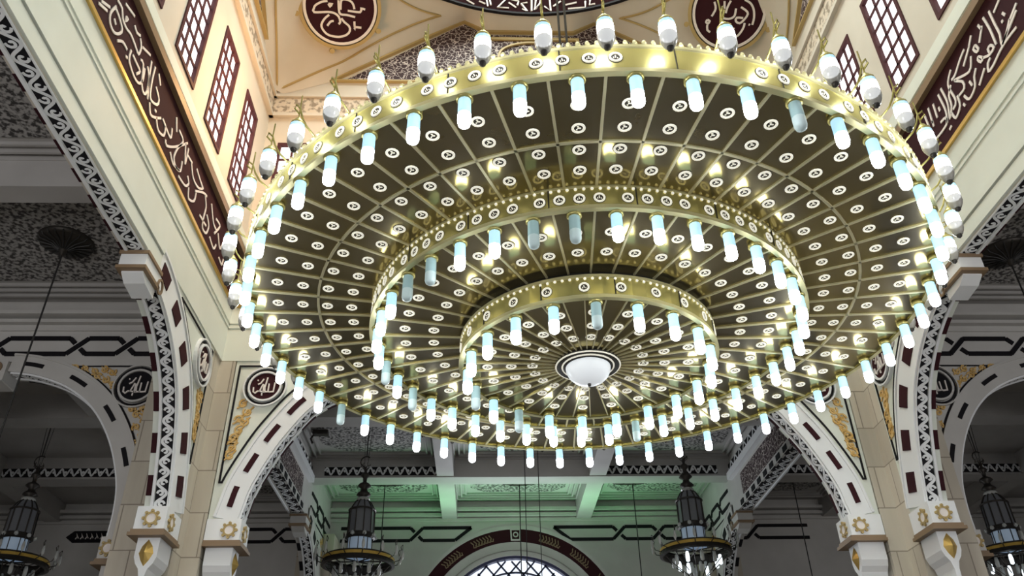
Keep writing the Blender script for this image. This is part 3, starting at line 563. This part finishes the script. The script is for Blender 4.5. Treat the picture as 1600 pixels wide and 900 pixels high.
bracket('white arch bracket with six dark blocks and gold-leaf pendant, ending the left wall beam', mLd, SIDE, 0.42, 0.55, ZSPR, 4.0, 6, 0.30, 0.36, 0.36, round_c=(1.12, 9.48), round_label='maroon roundel seen edge-on, on the left arch spandrel beside the stone pier')
bracket('white arch bracket with dark blocks beside the right stone pier, ending the right wall beam', mRd, SIDE, 0.40, 0.55, ZSPR, 4.0, 6, 0.30, 0.36, 0.36, round_c=(1.12, 9.48), round_label='maroon roundel seen edge-on, on the right arch spandrel beside the stone pier')
bracket('white spandrel bracket with gold foliage, left end of the far arch facing the room', mFl, FRONT, 0.50, 0.34, ZSPR, 4.0, 7, 0.11, 0.40, 0.24, round_c=(1.03, 9.48), round_label='maroon roundel with one white word, on the far arch left of the chandelier', round_r=0.31)
bracket('white spandrel bracket with gold foliage, right end of the far arch facing the room', mFr, FRONT, 0.50, 0.34, ZSPR, 4.0, 7, 0.11, 0.40, 0.24, round_c=(1.03, 9.48), round_label='maroon roundel half hidden by lamps, on the far arch right of the chandelier', round_r=0.31)
AX = 1.15
mAl = lambda d, z, h: (XL-AX+0.1-d, YF-h, z)
mAr = lambda d, z, h: (XR+AX-0.1+d, YF-h, z)
bracket('shaded grey arch half in the left aisle, between stone pier and keystone rosette', mAl, AISLE, 0.42, -0.05, ZSPR, 3.3, 5, 0.09, 0.40, 0.20, wall='grey', round_c=(0.58, 9.50), round_label='roundel coloured black for the shade, with one word, in the left aisle', round_r=0.34, gold='ochre', capital=False, keystone=True)
bracket('shaded grey arch half in the right aisle, beside the right stone pier', mAr, AISLE, 0.42, -0.05, ZSPR, 3.3, 5, 0.09, 0.40, 0.20, wall='grey', round_c=(0.58, 9.50), round_label='roundel coloured black for the shade, with one word, in the right aisle', round_r=0.34, capital=False, keystone=True)
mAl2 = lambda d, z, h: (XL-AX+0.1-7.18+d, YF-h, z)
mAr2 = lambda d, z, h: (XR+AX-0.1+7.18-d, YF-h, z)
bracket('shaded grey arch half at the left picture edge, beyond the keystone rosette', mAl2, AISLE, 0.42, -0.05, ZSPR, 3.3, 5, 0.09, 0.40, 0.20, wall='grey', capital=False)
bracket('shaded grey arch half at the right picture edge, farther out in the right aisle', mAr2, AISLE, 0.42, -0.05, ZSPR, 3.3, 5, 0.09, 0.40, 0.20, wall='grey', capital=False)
mBl = lambda d, z, h: (-5.4+h, YB-d, z)
mBr = lambda d, z, h: (7.95-h, YB-d, z)
BAY = [(1.0, 6.3), (1.1, 7.0), (1.4, 7.8), (1.9, 8.5), (2.6, 9.05), (3.3, 9.35), (4.0, 9.5)]
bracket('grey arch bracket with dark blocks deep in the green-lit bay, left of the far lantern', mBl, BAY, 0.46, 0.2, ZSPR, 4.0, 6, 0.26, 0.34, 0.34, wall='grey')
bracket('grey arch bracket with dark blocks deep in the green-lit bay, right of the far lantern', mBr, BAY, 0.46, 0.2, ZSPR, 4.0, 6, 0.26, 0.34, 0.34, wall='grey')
g = MB()
for x0, x1 in ((XL-AX+0.1-7.12-1.1, XL-AX+0.1-7.07), (XR+AX-0.1+7.07, XR+AX-0.1+8.2)): g.box(x0, x1, 15.6, 16.7, 0, ZSPR+0.02)
struct(g.build('wall_aisle_pier', 'stone'))
# ================================================================ INSCRIPTIONS
def band(label, fn, a0, a1, strokes, w=0.045):
    t = thing('inscription_band', label, 'inscription', fn((a0+a1)/2, ZB0, 0), 'maroon inscription bands of the walls')
    g = MB(); g.prism([(a0, ZB0), (a1, ZB0), (a1, ZB1), (a0, ZB1)], fn, 0, 0.02); g.build('panel', 'maroon', t)
    g = MB(); g.ribbon([(a0, ZB0-0.03), (a1, ZB0-0.03)], 0.075, fn, 0, 0.07); g.build('gold_moulding', 'gold', t)
    g = MB(); g.ribbon([(a0, ZB1+0.07), (a1, ZB1+0.07)], 0.16, fn, 0, 0.12); g.build('brown_moulding', 'brown', t)
    if strokes:
        g = MB()
        for st in strokes:
            P = spline(st, 0.05) if len(st) > 2 else st
            g.ribbon(P, w, fn, 0.02, 0.035)
        g.build('script', 'script', t)
band('maroon band with white script and gold edge along the left wall', mapL, YN, YF, BAND_L)
band('maroon band with white script and gold edge along the right wall', mapR, YN, YF, BAND_R)
band('maroon band along the far wall, mostly hidden behind the chandelier', mapF, XL+0.13, XR-0.13, None)
dome_fn = lambda a, b, h: (HX+(6.4-h)*math.cos(math.radians(a)), HY+(6.4-h)*math.sin(math.radians(a)), b)
t = thing('dome_inscription_ring', 'curved maroon ring with white script round the foot of the dome', 'inscription', (HX, HY, 20.93))
g = MB(); g.lathe([(6.40, 20.93), (6.36, 20.93), (6.36, 22.2), (6.40, 22.25)], 96, (HX, HY, 0)); g.build('ring_panel', 'ringstone', t, smooth=False)
g = MB()
for st in DOME: g.tube([dome_fn(a, b, 0.06) for a, b in st], 0.03, 4)
g.build('script', 'script', t)
g = MB(); g.lathe([(6.42, 20.86), (6.33, 20.86), (6.33, 20.93), (6.42, 20.93)], 96, (HX, HY, 0)); g.build('lower_moulding', 'dark', t)
t = thing('arch_inscription', 'dark curved inscription panels around the arched window of the far bay', 'inscription', (WCX, YB, WCZ+WRI))
g = MB(); g.ribbon(arc((WRO+WRI)/2), WRO-WRI, mapB, 0, 0.05); g.build('dark_arch', 'maroon', t)
rng = random.Random(5)
for k in range(9):
    if k == 4: continue
    g = MB(); a0 = PI*(k+0.5)/9
    pf = lambda a, b, h, a0=a0: (lambda an, r: mapB(WCX+r*math.cos(an), WCZ+r*math.sin(an), h))(a0-a/3.5, 3.5+b)
    for j in range(7):
        x = -0.36+0.11*j; g.ribbon([(x, -0.11), (x+0.04, 0.0), (x-0.02, 0.12)], 0.035, pf, 0.05, 0.07); g.ribbon([(x, -0.10), (x+0.09, -0.12), (x+0.11, -0.03)], 0.035, pf, 0.05, 0.07)
    g.build('script_panel', 'brown', t)
g = MB(); kf = lambda a, b, h: mapB(WCX+a, WCZ+3.5+b, h); g.ribbon([(-0.15, -0.17), (0.15, -0.17), (0.17, 0.2), (-0.17, 0.2)], 0.05, kf, 0.05, 0.09, closed=True); g.ribbon(circle(0, 0.02, 0.08, 12), 0.04, kf, 0.05, 0.08, closed=True); g.build('keystone_frame', 'grey', t)
t = thing('wall_plaque', 'small dark pointed plaque with pale script on the shaded far left wall', 'plaque', (-13.9, YB, 10.2))
g = MB(); g.prism([(-14.55, 10.4), (-14.3, 10.22), (-12.6, 10.22), (-12.6, 10.62), (-14.3, 10.62)], mapB, 0, 0.05); g.build('board', 'dark', t)
g = MB()
for k in range(9): x = -14.2+0.17*k; g.ribbon([(x, 10.33), (x+0.05, 10.42), (x+0.01, 10.52), (x+0.10, 10.36)], 0.03, mapB, 0.05, 0.07)
g.build('script', 'script', t)
# the two pendentive roundels
def pend_round(label, th, t_, strokes, R=1.0):
    p = pend(math.radians(th), t_); e = 0.02
    nrm = (pend(math.radians(th)+e, t_)-pend(math.radians(th)-e, t_)).cross(pend(math.radians(th), t_+e)-pend(math.radians(th), t_-e)).normalized()
    if nrm.z > 0: nrm = -nrm
    upv = (_U-nrm*_U.dot(nrm)).normalized(); rt = upv.cross(nrm); c = p+nrm*0.34
    # written upright for someone entering from the near side
    fn = lambda a, b, h: tuple(c+rt*a+upv*b+nrm*h)
    t = thing('calligraphy_roundel', label, 'roundel', tuple(p), 'large roundels below the dome')
    g = MB(); g.prism(circle(0, 0, R*0.9, 48), fn, -0.4, 0.02); g.build('disc', 'maroon', t)
    g = MB(); g.ribbon(circle(0, 0, R*0.93, 48), R*0.07, fn, -0.4, 0.06, closed=True); g.build('inner_rim', 'script', t)
    g = MB(); g.ribbon(circle(0, 0, R*1.04, 48), R*0.09, fn, -0.45, 0.03, closed=True)
    for a in (0.25, 0.92, 1.55, 2.6): g.prism(circle(R*1.15*math.cos(-a*PI*0.6), R*1.15*math.sin(-a*PI*0.6), R*0.07, 12), fn, -0.2, 0.05)
    g.build('gold_rim', 'goldpaint', t)
    g = MB()
    for st in strokes: g.ribbon(spline([(x*R*0.86, y*R*0.86) for x, y in st], 0.05) if len(st) > 2 else [(x*R*0.86, y*R*0.86) for x, y in st], R*0.055, fn, 0.02, 0.04)
    g.build('script', 'script', t)
pend_round('large maroon roundel with white script high at the upper left, above the peach frieze', 132.5, 0.56, ROUND_A)
pend_round('large maroon roundel with white script high at the upper right, behind a lantern', 46.5, 0.56, ROUND_B)
# ================================================================ HANGING LANTERNS AND CEILING ROSES
def lantern(label, x, y, zc, lit=False):
    """small tiered mosque lantern; zc is the height of its brass hoop"""
    at = (x, y, zc); t = thing('hanging_lantern', label, 'lantern', at, 'small tiered lanterns of the aisles')
    P = lambda dx, dy, dz: (x+dx, y+dy, zc+dz)
    g = MB(); g.tube([P(0, 0, 2.9), (x, y, ZCL)], 0.016, 5)
    for dx in (-0.05, 0.05): g.tube([P(dx*0.6, 0, 2.4), (x+dx*2.2, y, ZCL)], 0.009, 4)
    g.build('suspension_cable', 'cable', t)
    g = MB(); g.lathe([(0.02, 2.55), (0.06, 2.5), (0.03, 2.42), (0.10, 2.36), (0.13, 2.30), (0.06, 2.24), (0.05, 2.12), (0.15, 2.06), (0.19, 2.0), (0.09, 1.93), (0.10, 1.86), (0.17, 1.80), (0.20, 1.74), (0.10, 1.70), (0.12, 1.64)], 16, at); g.build('finial', 'iron', t, smooth=True)
    g = MB(); g.tube([P(0.16*math.cos(2*PI*k/20), 0, 2.72+0.16*math.sin(2*PI*k/20)) for k in range(3, 19)], 0.018, 5)
    for k in range(6): a = PI*k/3; g.tube([P(0.05*math.cos(a), 0.05*math.sin(a), 2.5), P(0.14*math.cos(a), 0.14*math.sin(a), 2.58), P(0.1*math.cos(a), 0.1*math.sin(a), 2.66)], 0.012, 4)
    g.build('crescent', 'iron', t)
    g = MB(); g.lathe([(0.16, 1.66), (0.19, 1.62), (0.16, 1.57)], 16, at); g.build('white_collar', 'lantern_white', t)
    g = MB(); g.lathe([(0.10, 1.62), (0.22, 1.52), (0.31, 1.36), (0.34, 1.30), (0.35, 0.64), (0.34, 0.62)], 10, at); g.build('glass_body', 'lantern_glass', t)
    g = MB()
    for k in range(10): a = 2*PI*k/10; g.tube([P(r*math.cos(a), r*math.sin(a), z) for r, z in ((0.10, 1.62), (0.225, 1.52), (0.315, 1.36), (0.35, 1.30), (0.36, 0.62))], 0.022, 4)
    for z in (1.30, 0.62): g.tube([P(0.36*math.cos(2*PI*k/20), 0.36*math.sin(2*PI*k/20), z) for k in range(21)], 0.028, 5)
    g.build('dark_frame', 'iron', t)
    g = MB(); g.lathe([(0.36, 0.66), (0.40, 0.63), (0.41, 0.54), (0.36, 0.50)], 20, at); gl = g.build('gallery_ring', 'iron', t)
    g = MB()
    for k in range(8): a = 2*PI*(k+0.5)/8; g.lathe([(0.0, 0.66), (0.05, 0.62), (0.055, 0.56), (0.0, 0.53)], 8, P(0.42*math.cos(a), 0.42*math.sin(a), 0))
    g.build('gallery_cup', 'lantern_white', gl)
    g = MB(); g.lathe([(0.31, 0.54), (0.32, 0.0)], 20, at); g.build('glass_cylinder', 'blue_glass', t, smooth=True)
    g = MB()
    for k in range(8): a = 2*PI*k/8; g.tube([P(0.33*math.cos(a), 0.33*math.sin(a), 0.54), P(0.33*math.cos(a), 0.33*math.sin(a), 0)], 0.014, 4)
    g.build('cylinder_bar', 'iron', t)
    g = MB(); g.lathe([(0.86, 0.05), (0.93, 0.03), (0.95, -0.12), (0.98, -0.20), (0.90, -0.22), (0.86, -0.20), (0.84, 0.0)], 32, at); h = g.build('brass_hoop', 'iron', t)
    g = MB(); g.lathe([(0.965, -0.02), (0.975, -0.10)], 32, at); g.build('amber_strip', 'amber', h)
    g = MB()
    for k in range(4): a = PI*k/4; g.tube([P(-0.9*math.cos(a), -0.9*math.sin(a), -0.08), P(0.9*math.cos(a), 0.9*math.sin(a), -0.08)], 0.02, 4)
    g.build('hoop_spoke', 'iron', t)
    N = 14
    for k in range(N):
        a = 2*PI*k/N; ca, sa = math.cos(a), math.sin(a)
        g = MB(); g.tube([P(0.95*ca, 0.95*sa, -0.1), P(1.1*ca, 1.1*sa, -0.05), P(1.17*ca, 1.17*sa, 0.12), P(1.12*ca, 1.12*sa, 0.3), P(1.17*ca, 1.17*sa, 0.36)], 0.014, 4)
        g.tube([P(1.17*ca, 1.17*sa, 0.36), P(1.17*ca, 1.17*sa, 0.2)], 0.008, 4); arm = g.build('lamp_arm', 'iron', t)
        g = MB(); g.lathe([(0.0, 0.22), (0.025, 0.20), (0.042, 0.10), (0.04, 0.02), (0.015, -0.03), (0.0, -0.06)], 8, P(1.17*ca, 1.17*sa, 0)); g.build('lamp_cup', 'lantern_white', arm, smooth=True)
    for r, z, n in ((0.62, -0.34, 10), (0.34, -0.56, 6)):
        for k in range(n):
            a = 2*PI*(k+0.5)/n; ca, sa = math.cos(a), math.sin(a)
            g = MB(); g.tube([P(0.9*ca if r > 0.5 else 0.5*ca, 0.9*sa if r > 0.5 else 0.5*sa, -0.18), P(r*ca, r*sa, z+0.12)], 0.012, 4); arm = g.build('inner_arm', 'iron', t)
            g = MB(); g.lathe([(0.0, 0.12), (0.04, 0.10), (0.055, 0.0), (0.05, -0.14), (0.0, -0.17)], 8, P(r*ca, r*sa, z)); g.build('inner_cup', 'lantern_lit' if lit and k % 3 == 0 else 'lantern_white', arm, smooth=True)
    g = MB(); g.lathe([(0.84, -0.2), (0.70, -0.36), (0.40, -0.62), (0.14, -0.84), (0.05, -1.0), (0.0, -1.02)], 10, at)
    g2 = MB()
    for k in range(10): a = 2*PI*k/10; g2.tube([P(r*math.cos(a), r*math.sin(a), z) for r, z in ((0.84, -0.2), (0.70, -0.36), (0.40, -0.62), (0.14, -0.84), (0.03, -1.0))], 0.014, 4)
    g2.build('basket', 'iron', t)
lantern('tiered brass lantern with blue glass hanging left of the arched far window', -3.30, 22.6, 7.72)
lantern('tiered brass lantern with lit cups hanging right of the arched far window', 5.82, 22.6, 7.93, True)
lantern('tiered brass lantern in the shaded far corner at the lower left picture edge', -12.45, 22.6, 7.78)
lantern('tiered brass lantern in the shaded far corner at the lower right picture edge', 14.55, 22.6, 7.78, True)
def rose(label, x, y, r, drop, z=ZCL-0.03):
    t = thing('ceiling_rose', label, 'ceiling rose', (x, y, z), 'dark fluted ceiling roses')
    g = MB(); g.lathe([(r, 0), (r, -0.04), (r*0.9, -0.09), (r*0.45, -0.13), (r*0.16, -0.22), (r*0.08, -0.34), (0.0, -0.36)], 32, (x, y, z)); g.build('dome', 'iron', t, smooth=True)
    g = MB()
    for k in range(20): a = 2*PI*k/20; g.tube([(x+q*r*math.cos(a), y+q*r*math.sin(a), z-0.02-h) for q, h in ((0.97, 0.03), (0.9, 0.085), (0.45, 0.125), (0.16, 0.21))], 0.014, 4)
    g.build('flute', 'cable', t)
    g = MB(); g.tube([(x, y, z-0.3), (x, y, z-drop)], 0.018, 5); g.build('hanging_cord', 'cable', t)
rose('dark fluted ceiling rose with a long cord on the stencilled left aisle ceiling', -8.30, 13.57, 0.52, 7.5)
rose('dark fluted ceiling rose on the stencilled right aisle ceiling', 11.0, 13.8, 0.55, 7.5)
rose('dark ceiling rose with cord on the green ceiling, right of the left far lantern', -3.22, 26.7, 0.95, 6.5)
rose('dark ceiling rose with cord on the green ceiling above the arched window', 1.25, 26.7, 0.95, 6.5)
rose('dark ceiling rose with cord on the green ceiling, left of the right far lantern', 5.05, 26.7, 0.95, 6.5)
rose('dark ceiling rose half hidden by the left aisle arch in the far corner', -9.1, 26.7, 0.9, 6.5)
rose('dark ceiling rose behind the right end of the far arch', 10.5, 26.7, 0.9, 6.5)
t = thing('ceiling_fitting', 'small black hooked fitting on the grey ceiling below the chandelier left rim', 'fitting', (-4.85, 23.0, ZCL))
g = MB(); g.box(-5.0, -4.55, 22.9, 23.1, ZCL-0.16, ZCL-0.03); g.build('housing', 'iron', t)
g = MB(); g.tube([(-4.95, 23, ZCL-0.1), (-5.05, 23, ZCL-0.28), (-4.98, 23, ZCL-0.42)], 0.035, 6); g.build('bracket', 'iron', t)
t = thing('cable_bundle', 'two thin dark cables hanging in front of the arched far window', 'cable', (1.3, 24.5, ZBM))
for dx in (0.0, 0.42): g = MB(); g.tube([(1.32+dx, 24.5, ZCL), (1.32+dx, 24.5, 4.0)], 0.014, 4); g.build('cable', 'cable', t)
# ================================================================ THE GREAT CHANDELIER
CX, CY = 1.335, 9.255
Z1, Z2, Z3 = 7.13, 6.86, 6.51
R1, R2, R3 = 4.29, 2.74, 1.61
N1, N2, N3 = 52, 39, 20
TIERS = ((R1, R2-0.10, Z1, 7.45, N1, (3.90, 3.60, 3.30, 3.00), -90.0, 4.23), (R2, R3-0.08, Z2, Z1+0.015, N2, (2.32, 1.96), -89.5, 2.65), (R3, 0.34, Z3, 6.79, N3, (1.27, 0.97, 0.70), -93.0, 1.52))
AT0 = (CX, CY, Z1)
ch = thing('grand_chandelier', 'huge three-tiered round brass chandelier with rings of lit glass lamps, filling the middle', 'chandelier', AT0)
O3 = Vector(AT0)
def cpol(r, a, z): return (CX+r*math.cos(a), CY+r*math.sin(a), z)
for ti, (ro, ri, z, ztop, N, rows, ph, rl) in enumerate(TIERS):
    g = MB(); g.lathe([(ro-0.01, z+0.02), (ri, z+0.02), (ri, z), (ro-0.01, z)], N*3, (CX, CY, 0)); g.build('tier_plate', 'brassdark', ch)
    g = MB()
    nr = N if ti < 2 else N*2
    for k in range(nr):
        a = math.radians(ph)+2*PI*(k+0.5)/nr; u = Vector((math.cos(a), math.sin(a), 0)); v = Vector((-u.y, u.x, 0)); c = Vector((CX, CY, z))
        w = (0.014, 0.012, 0.007)[ti]; P = [c+u*ri-v*w, c+u*(ro-0.03)-v*w, c+u*(ro-0.03)+v*w, c+u*ri+v*w]
        g.add([tuple(p) for p in P]+[tuple(p-Vector((0, 0, 0.018))) for p in P], [(4, 5, 6, 7), (0, 1, 5, 4), (1, 2, 6, 5), (2, 3, 7, 6), (3, 0, 4, 7)])
    g.build('radial_rib', 'brassrib', ch)
    if ti == 0:
        g = MB(); g.lathe([(3.425, z), (3.425, z-0.018), (3.395, z-0.018), (3.395, z)], N1*2, (CX, CY, 0)); g.build('ring_rib', 'brassrib', ch)
    # upright band with its lips, crest and pierced cups
    g = MB(); g.lathe([(ro-0.03, z-0.02), (ro, z-0.02), (ro, ztop), (ro-0.03, ztop), (ro-0.03, z-0.02)], N*3, (CX, CY, 0)); g.build('rim_band', 'brass', ch)
    g = MB(); g.lathe([(ro-0.04, z-0.035), (ro+0.022, z-0.035), (ro+0.022, z+0.01), (ro, z+0.015)], N*3, (CX, CY, 0)); g.lathe([(ro, ztop-0.04), (ro+0.015, ztop-0.03), (ro+0.015, ztop), (ro-0.03, ztop)], N*3, (CX, CY, 0)); g.build('rim_lip', 'crest', ch)
    g = MB(); nc = int(2*PI*ro/0.085)
    for k in range(nc):
        a = 2*PI*k/nc
        if ti == 0: g.lathe([(0.0, 0.075), (0.022, 0.05), (0.03, 0.02), (0.012, 0.0)], 5, cpol(ro, a, ztop-0.005))
        else: g.lathe([(0.017, 0), (0.017, 0.012), (0.0, 0.014)], 6, cpol(ro, a, ztop-0.055), frame=(Vector((-math.sin(a), math.cos(a), 0)), Vector((0, 0, 1)), Vector((math.cos(a), math.sin(a), 0))))
    o = g.build('crest' if ti == 0 else 'bead_row', 'crest' if ti == 0 else 'spot', ch); o['kind'] = 'stuff'
    if ti == 2:
        g = MB(); g.lathe([(R3, 6.79), (R3-0.03, 6.80), (R3-0.05, Z2), (R3-0.09, Z2)], 60, (CX, CY, 0)); g.build('dark_neck', 'iron', ch)
    g = MB()
    for k in range(N//2 if ti < 2 else 12):
        a = math.radians(-85)+2*PI*k/(N//2 if ti < 2 else 12); g.tube([cpol(ro+0.003, a, z), cpol(ro+0.003, a, ztop-0.01)], 0.008, 4)
    g.build('band_seam', 'iron', ch)
# recessed spotlights: a cream rim with added glow round a dark recess with small bright flecks
def spot_mesh(r, nm, rim='spot'):
    g = MB(); g.lathe([(r, 0), (r, 0.010), (r*0.90, 0.016), (r*0.68, 0.014), (r*0.64, 0.004)], 14, mi=0); g.lathe([(r*1.12, 0.002), (r*0.98, 0.004)], 14, mi=1); g.lathe([(r*0.74, 0.003), (0.0, 0.003)], 12, mi=1)
    for dx, dy, w, l in ((0.0, 0.1, 0.16, 0.5), (0.28, -0.2, 0.14, 0.2), (-0.3, -0.1, 0.12, 0.3)): g.prism([(r*(dx-w/2), r*(dy-l/2)), (r*(dx+w/2), r*(dy-l/2)), (r*(dx+w/2), r*(dy+l/2)), (r*(dx-w/2), r*(dy+l/2))], lambda x, y, h: (x, y, h), 0.004, 0.010, mi=0)
    o = g.build(nm, [rim, 'spotcore'], ch); return o
def matrix_at(p, nrm):
    q = Vector((0, 0, 1)).rotation_difference(Vector(nrm)); m = q.to_matrix().to_4x4(); m.translation = Vector(p)-O3; return m
def place_many(proto, mats_, keep):
    """the nearest ones as parts of their own, the rest as one further part"""
    mats_.sort(key=lambda m: (m.translation+O3-Vector((0, 0, CAM_Z))).length)
    proto.matrix_basis = mats_[0]; stem_ = proto.name.split('.')[0]
    for m in mats_[1:keep]:
        c = proto.copy(); COL.objects.link(c); c.parent = ch; c.matrix_basis = m
    if len(mats_) > keep:
        me = proto.data; g = MB()
        for m in mats_[keep:]:
            b = len(g.v); g.v += [tuple(m @ v.co+O3) for v in me.vertices]
            for p in me.polygons: g.f.append(tuple(b+i for i in p.vertices)); g.m.append(p.material_index)
        o = g.build(stem_, list(me.materials), ch); o['kind'] = 'stuff'; return o
ms = []
for ti, (ro, ri, z, ztop, N, rows, ph, rl) in enumerate(TIERS):
    for r in rows:
        for k in range(N): ms.append(matrix_at(cpol(r, math.radians(ph)+2*PI*k/N, z-0.001), (0, 0, -1)))
place_many(spot_mesh(0.068, 'recessed_spotlight'), ms, 100)
ms = []
for ti, (ro, z, ztop, grp, step) in enumerate(((R1, Z1, 7.45, 26, 0.235), (R2, Z2, Z1, 19, 0.205), (R3, Z3, 6.79, 6, 0.424))):
    for k in range(grp):
        for j in range(4):
            a = math.radians(-90)+2*PI*(k+0.5)/grp+(j-1.5)*step/ro
            if ti == 0 and (k % grp) in (25, 0) and -0.02 < (a+PI/2) < 0.36 : continue
            ms.append(matrix_at(cpol(ro, a, (z+ztop)/2-(0.0 if ti == 0 else 0.025)), (math.cos(a), math.sin(a), 0)))
place_many(spot_mesh(0.062, 'band_spotlight'), ms, 100)
# hanging lamps: brass socket, blue glass tube, bulb glowing through its lower half
def lamp_parts(on):
    g = MB(); g.lathe([(0.0, 0.02), (0.045, 0.02), (0.05, 0.0), (0.075, -0.005), (0.080, -0.045), (0.07, -0.058), (0.05, -0.058)], 14); so = g.build('hanging_lamp', 'brass', ch, smooth=True)
    g = MB(); g.lathe([(0.058, -0.055), (0.060, -0.22), (0.0601, -0.23)], 12); gt = g.build('glass_tube', 'tube_on' if on else 'tube_off', so, smooth=True)
    g = MB(); g.lathe([(0.0585, -0.225), (0.060, -0.24), (0.060, -0.325), (0.052, -0.355), (0.03, -0.374), (0.0, -0.38)], 12); bu = g.build('lamp_bulb', 'bulb_on' if on else 'bulb_off', so, smooth=True)
    gt.location = (0, 0, 0); bu.location = (0, 0, 0); return so, gt, bu
ON, OFF = lamp_parts(True), lamp_parts(False); used = {True: False, False: False}
DEAD = {(0, 3), (0, 34), (1, 38), (1, 37), (1, 34), (1, 33), (1, 28), (2, 0), (2, 14), (1, 17), (2, 12), (1, 26)}
for ti, (ro, ri, z, ztop, N, rows, ph, rl) in enumerate(TIERS):
    for k in range(N):
        on = (ti, k) not in DEAD; src = ON if on else OFF; p = Vector(cpol(rl, math.radians(ph)+2*PI*k/N, z))-O3
        if not used[on]: used[on] = True; src[0].location = p; continue
        c = src[0].copy(); COL.objects.link(c); c.parent = ch; c.location = p
        for s_ in src[1:]: d = s_.copy(); COL.objects.link(d); d.parent = c
# rim lanterns on curled brackets
ga = MB(); g = MB(); ga.tube([(-0.24, 0, 0.02), (-0.20, 0, 0.10), (-0.10, 0, 0.16), (-0.04, 0, 0.24), (0, 0, 0.34), (0.05, 0, 0.36), (0.06, 0, 0.30), (0.0, 0, 0.26)], 0.011, 5); g.tube([(0, 0, 0.52), (0, 0, 0.34), (0, 0, 0.14)], 0.008, 5)
g.lathe([(0.0, 0.20), (0.03, 0.19), (0.045, 0.155), (0.07, 0.13), (0.075, 0.10), (0.05, 0.10)], 12)
rl0 = g.build('rim_lantern', 'brass', ch, smooth=True); a0 = ga.build('bracket_arm', 'brass', rl0, smooth=True)
g = MB(); g.lathe([(0.072, 0.115), (0.076, 0.052)], 12); a1 = g.build('glass_tube', 'tube_on', rl0, smooth=True)
g = MB(); g.lathe([(0.076, 0.055), (0.076, -0.065), (0.05, -0.075), (0.0, -0.08)], 12); a2 = g.build('lamp_bulb', 'bulb_on', rl0, smooth=True)
g = MB(); g.lathe([(0.078, -0.055), (0.081, -0.07), (0.078, -0.12), (0.066, -0.16), (0.048, -0.20), (0.02, -0.222), (0.0, -0.225)], 12); a3 = g.build('clear_cup', 'clear', rl0, smooth=True)
g = MB(); g.lathe([(0.0, -0.205), (0.034, -0.21), (0.03, -0.235), (0.0, -0.26)], 10); a4 = g.build('cup_finial', 'iron', rl0, smooth=True)
for q in (a0, a1, a2, a3, a4): q.location = (0, 0, 0)
rr = random.Random(11)
for k in range(N1):
    a = math.radians(-90)+2*PI*(k+0.5)/N1; p = Vector(cpol(4.50, a, 7.40))-O3
    if k == 0: c = rl0
    else:
        c = rl0.copy(); COL.objects.link(c); c.parent = ch
        for s_ in (a0, a1, a2, a3, a4): d = s_.copy(); COL.objects.link(d); d.parent = c
    c.location = p; c.rotation_euler = (0, 0, a)
# centre bowl, mast and stays
C0 = (CX, CY, 0)
g = MB(); g.lathe([(0.41, Z3), (0.42, Z3-0.03), (0.38, Z3-0.05), (0.33, Z3-0.03), (0.30, Z3-0.06), (0.27, Z3-0.05)], 40, C0); br = g.build('centre_ring', 'iron', ch, smooth=True)
for r_, z_ in ((0.405, Z3-0.035), (0.325, Z3-0.04)):
    g = MB(); g.tube([cpol(r_, 2*PI*k/40, z_) for k in range(41)], 0.011, 6); g.build('bright_ring', 'spot', br)
g = MB(); g.lathe([(0.285, Z3-0.04), (0.28, Z3-0.10), (0.25, Z3-0.17), (0.19, Z3-0.23), (0.10, Z3-0.27), (0.0, Z3-0.285)], 32, C0); g.build('glass_bowl', 'bowl', ch, smooth=True)
g = MB(); g.lathe([(0.0, Z3-0.27), (0.025, Z3-0.28), (0.02, Z3-0.31), (0.0, Z3-0.32)], 10, C0); g.build('bowl_knob', 'iron', ch)
g = MB(); g.tube([(CX-0.055, CY, Z1), (CX-0.055, CY, 27.3)], 0.022, 6); g.tube([(CX+0.06, CY, Z1), (CX+0.06, CY, 27.3)], 0.022, 6); g.build('suspension_cable', 'iron', ch)
g = MB()
for k in range(6):
    a = 2*PI*k/6+0.3; g.tube([cpol(3.6, a, Z1+0.02), cpol(0.1, a, 12.4)], 0.014, 5)
g.build('stay_rod', 'iron', ch)
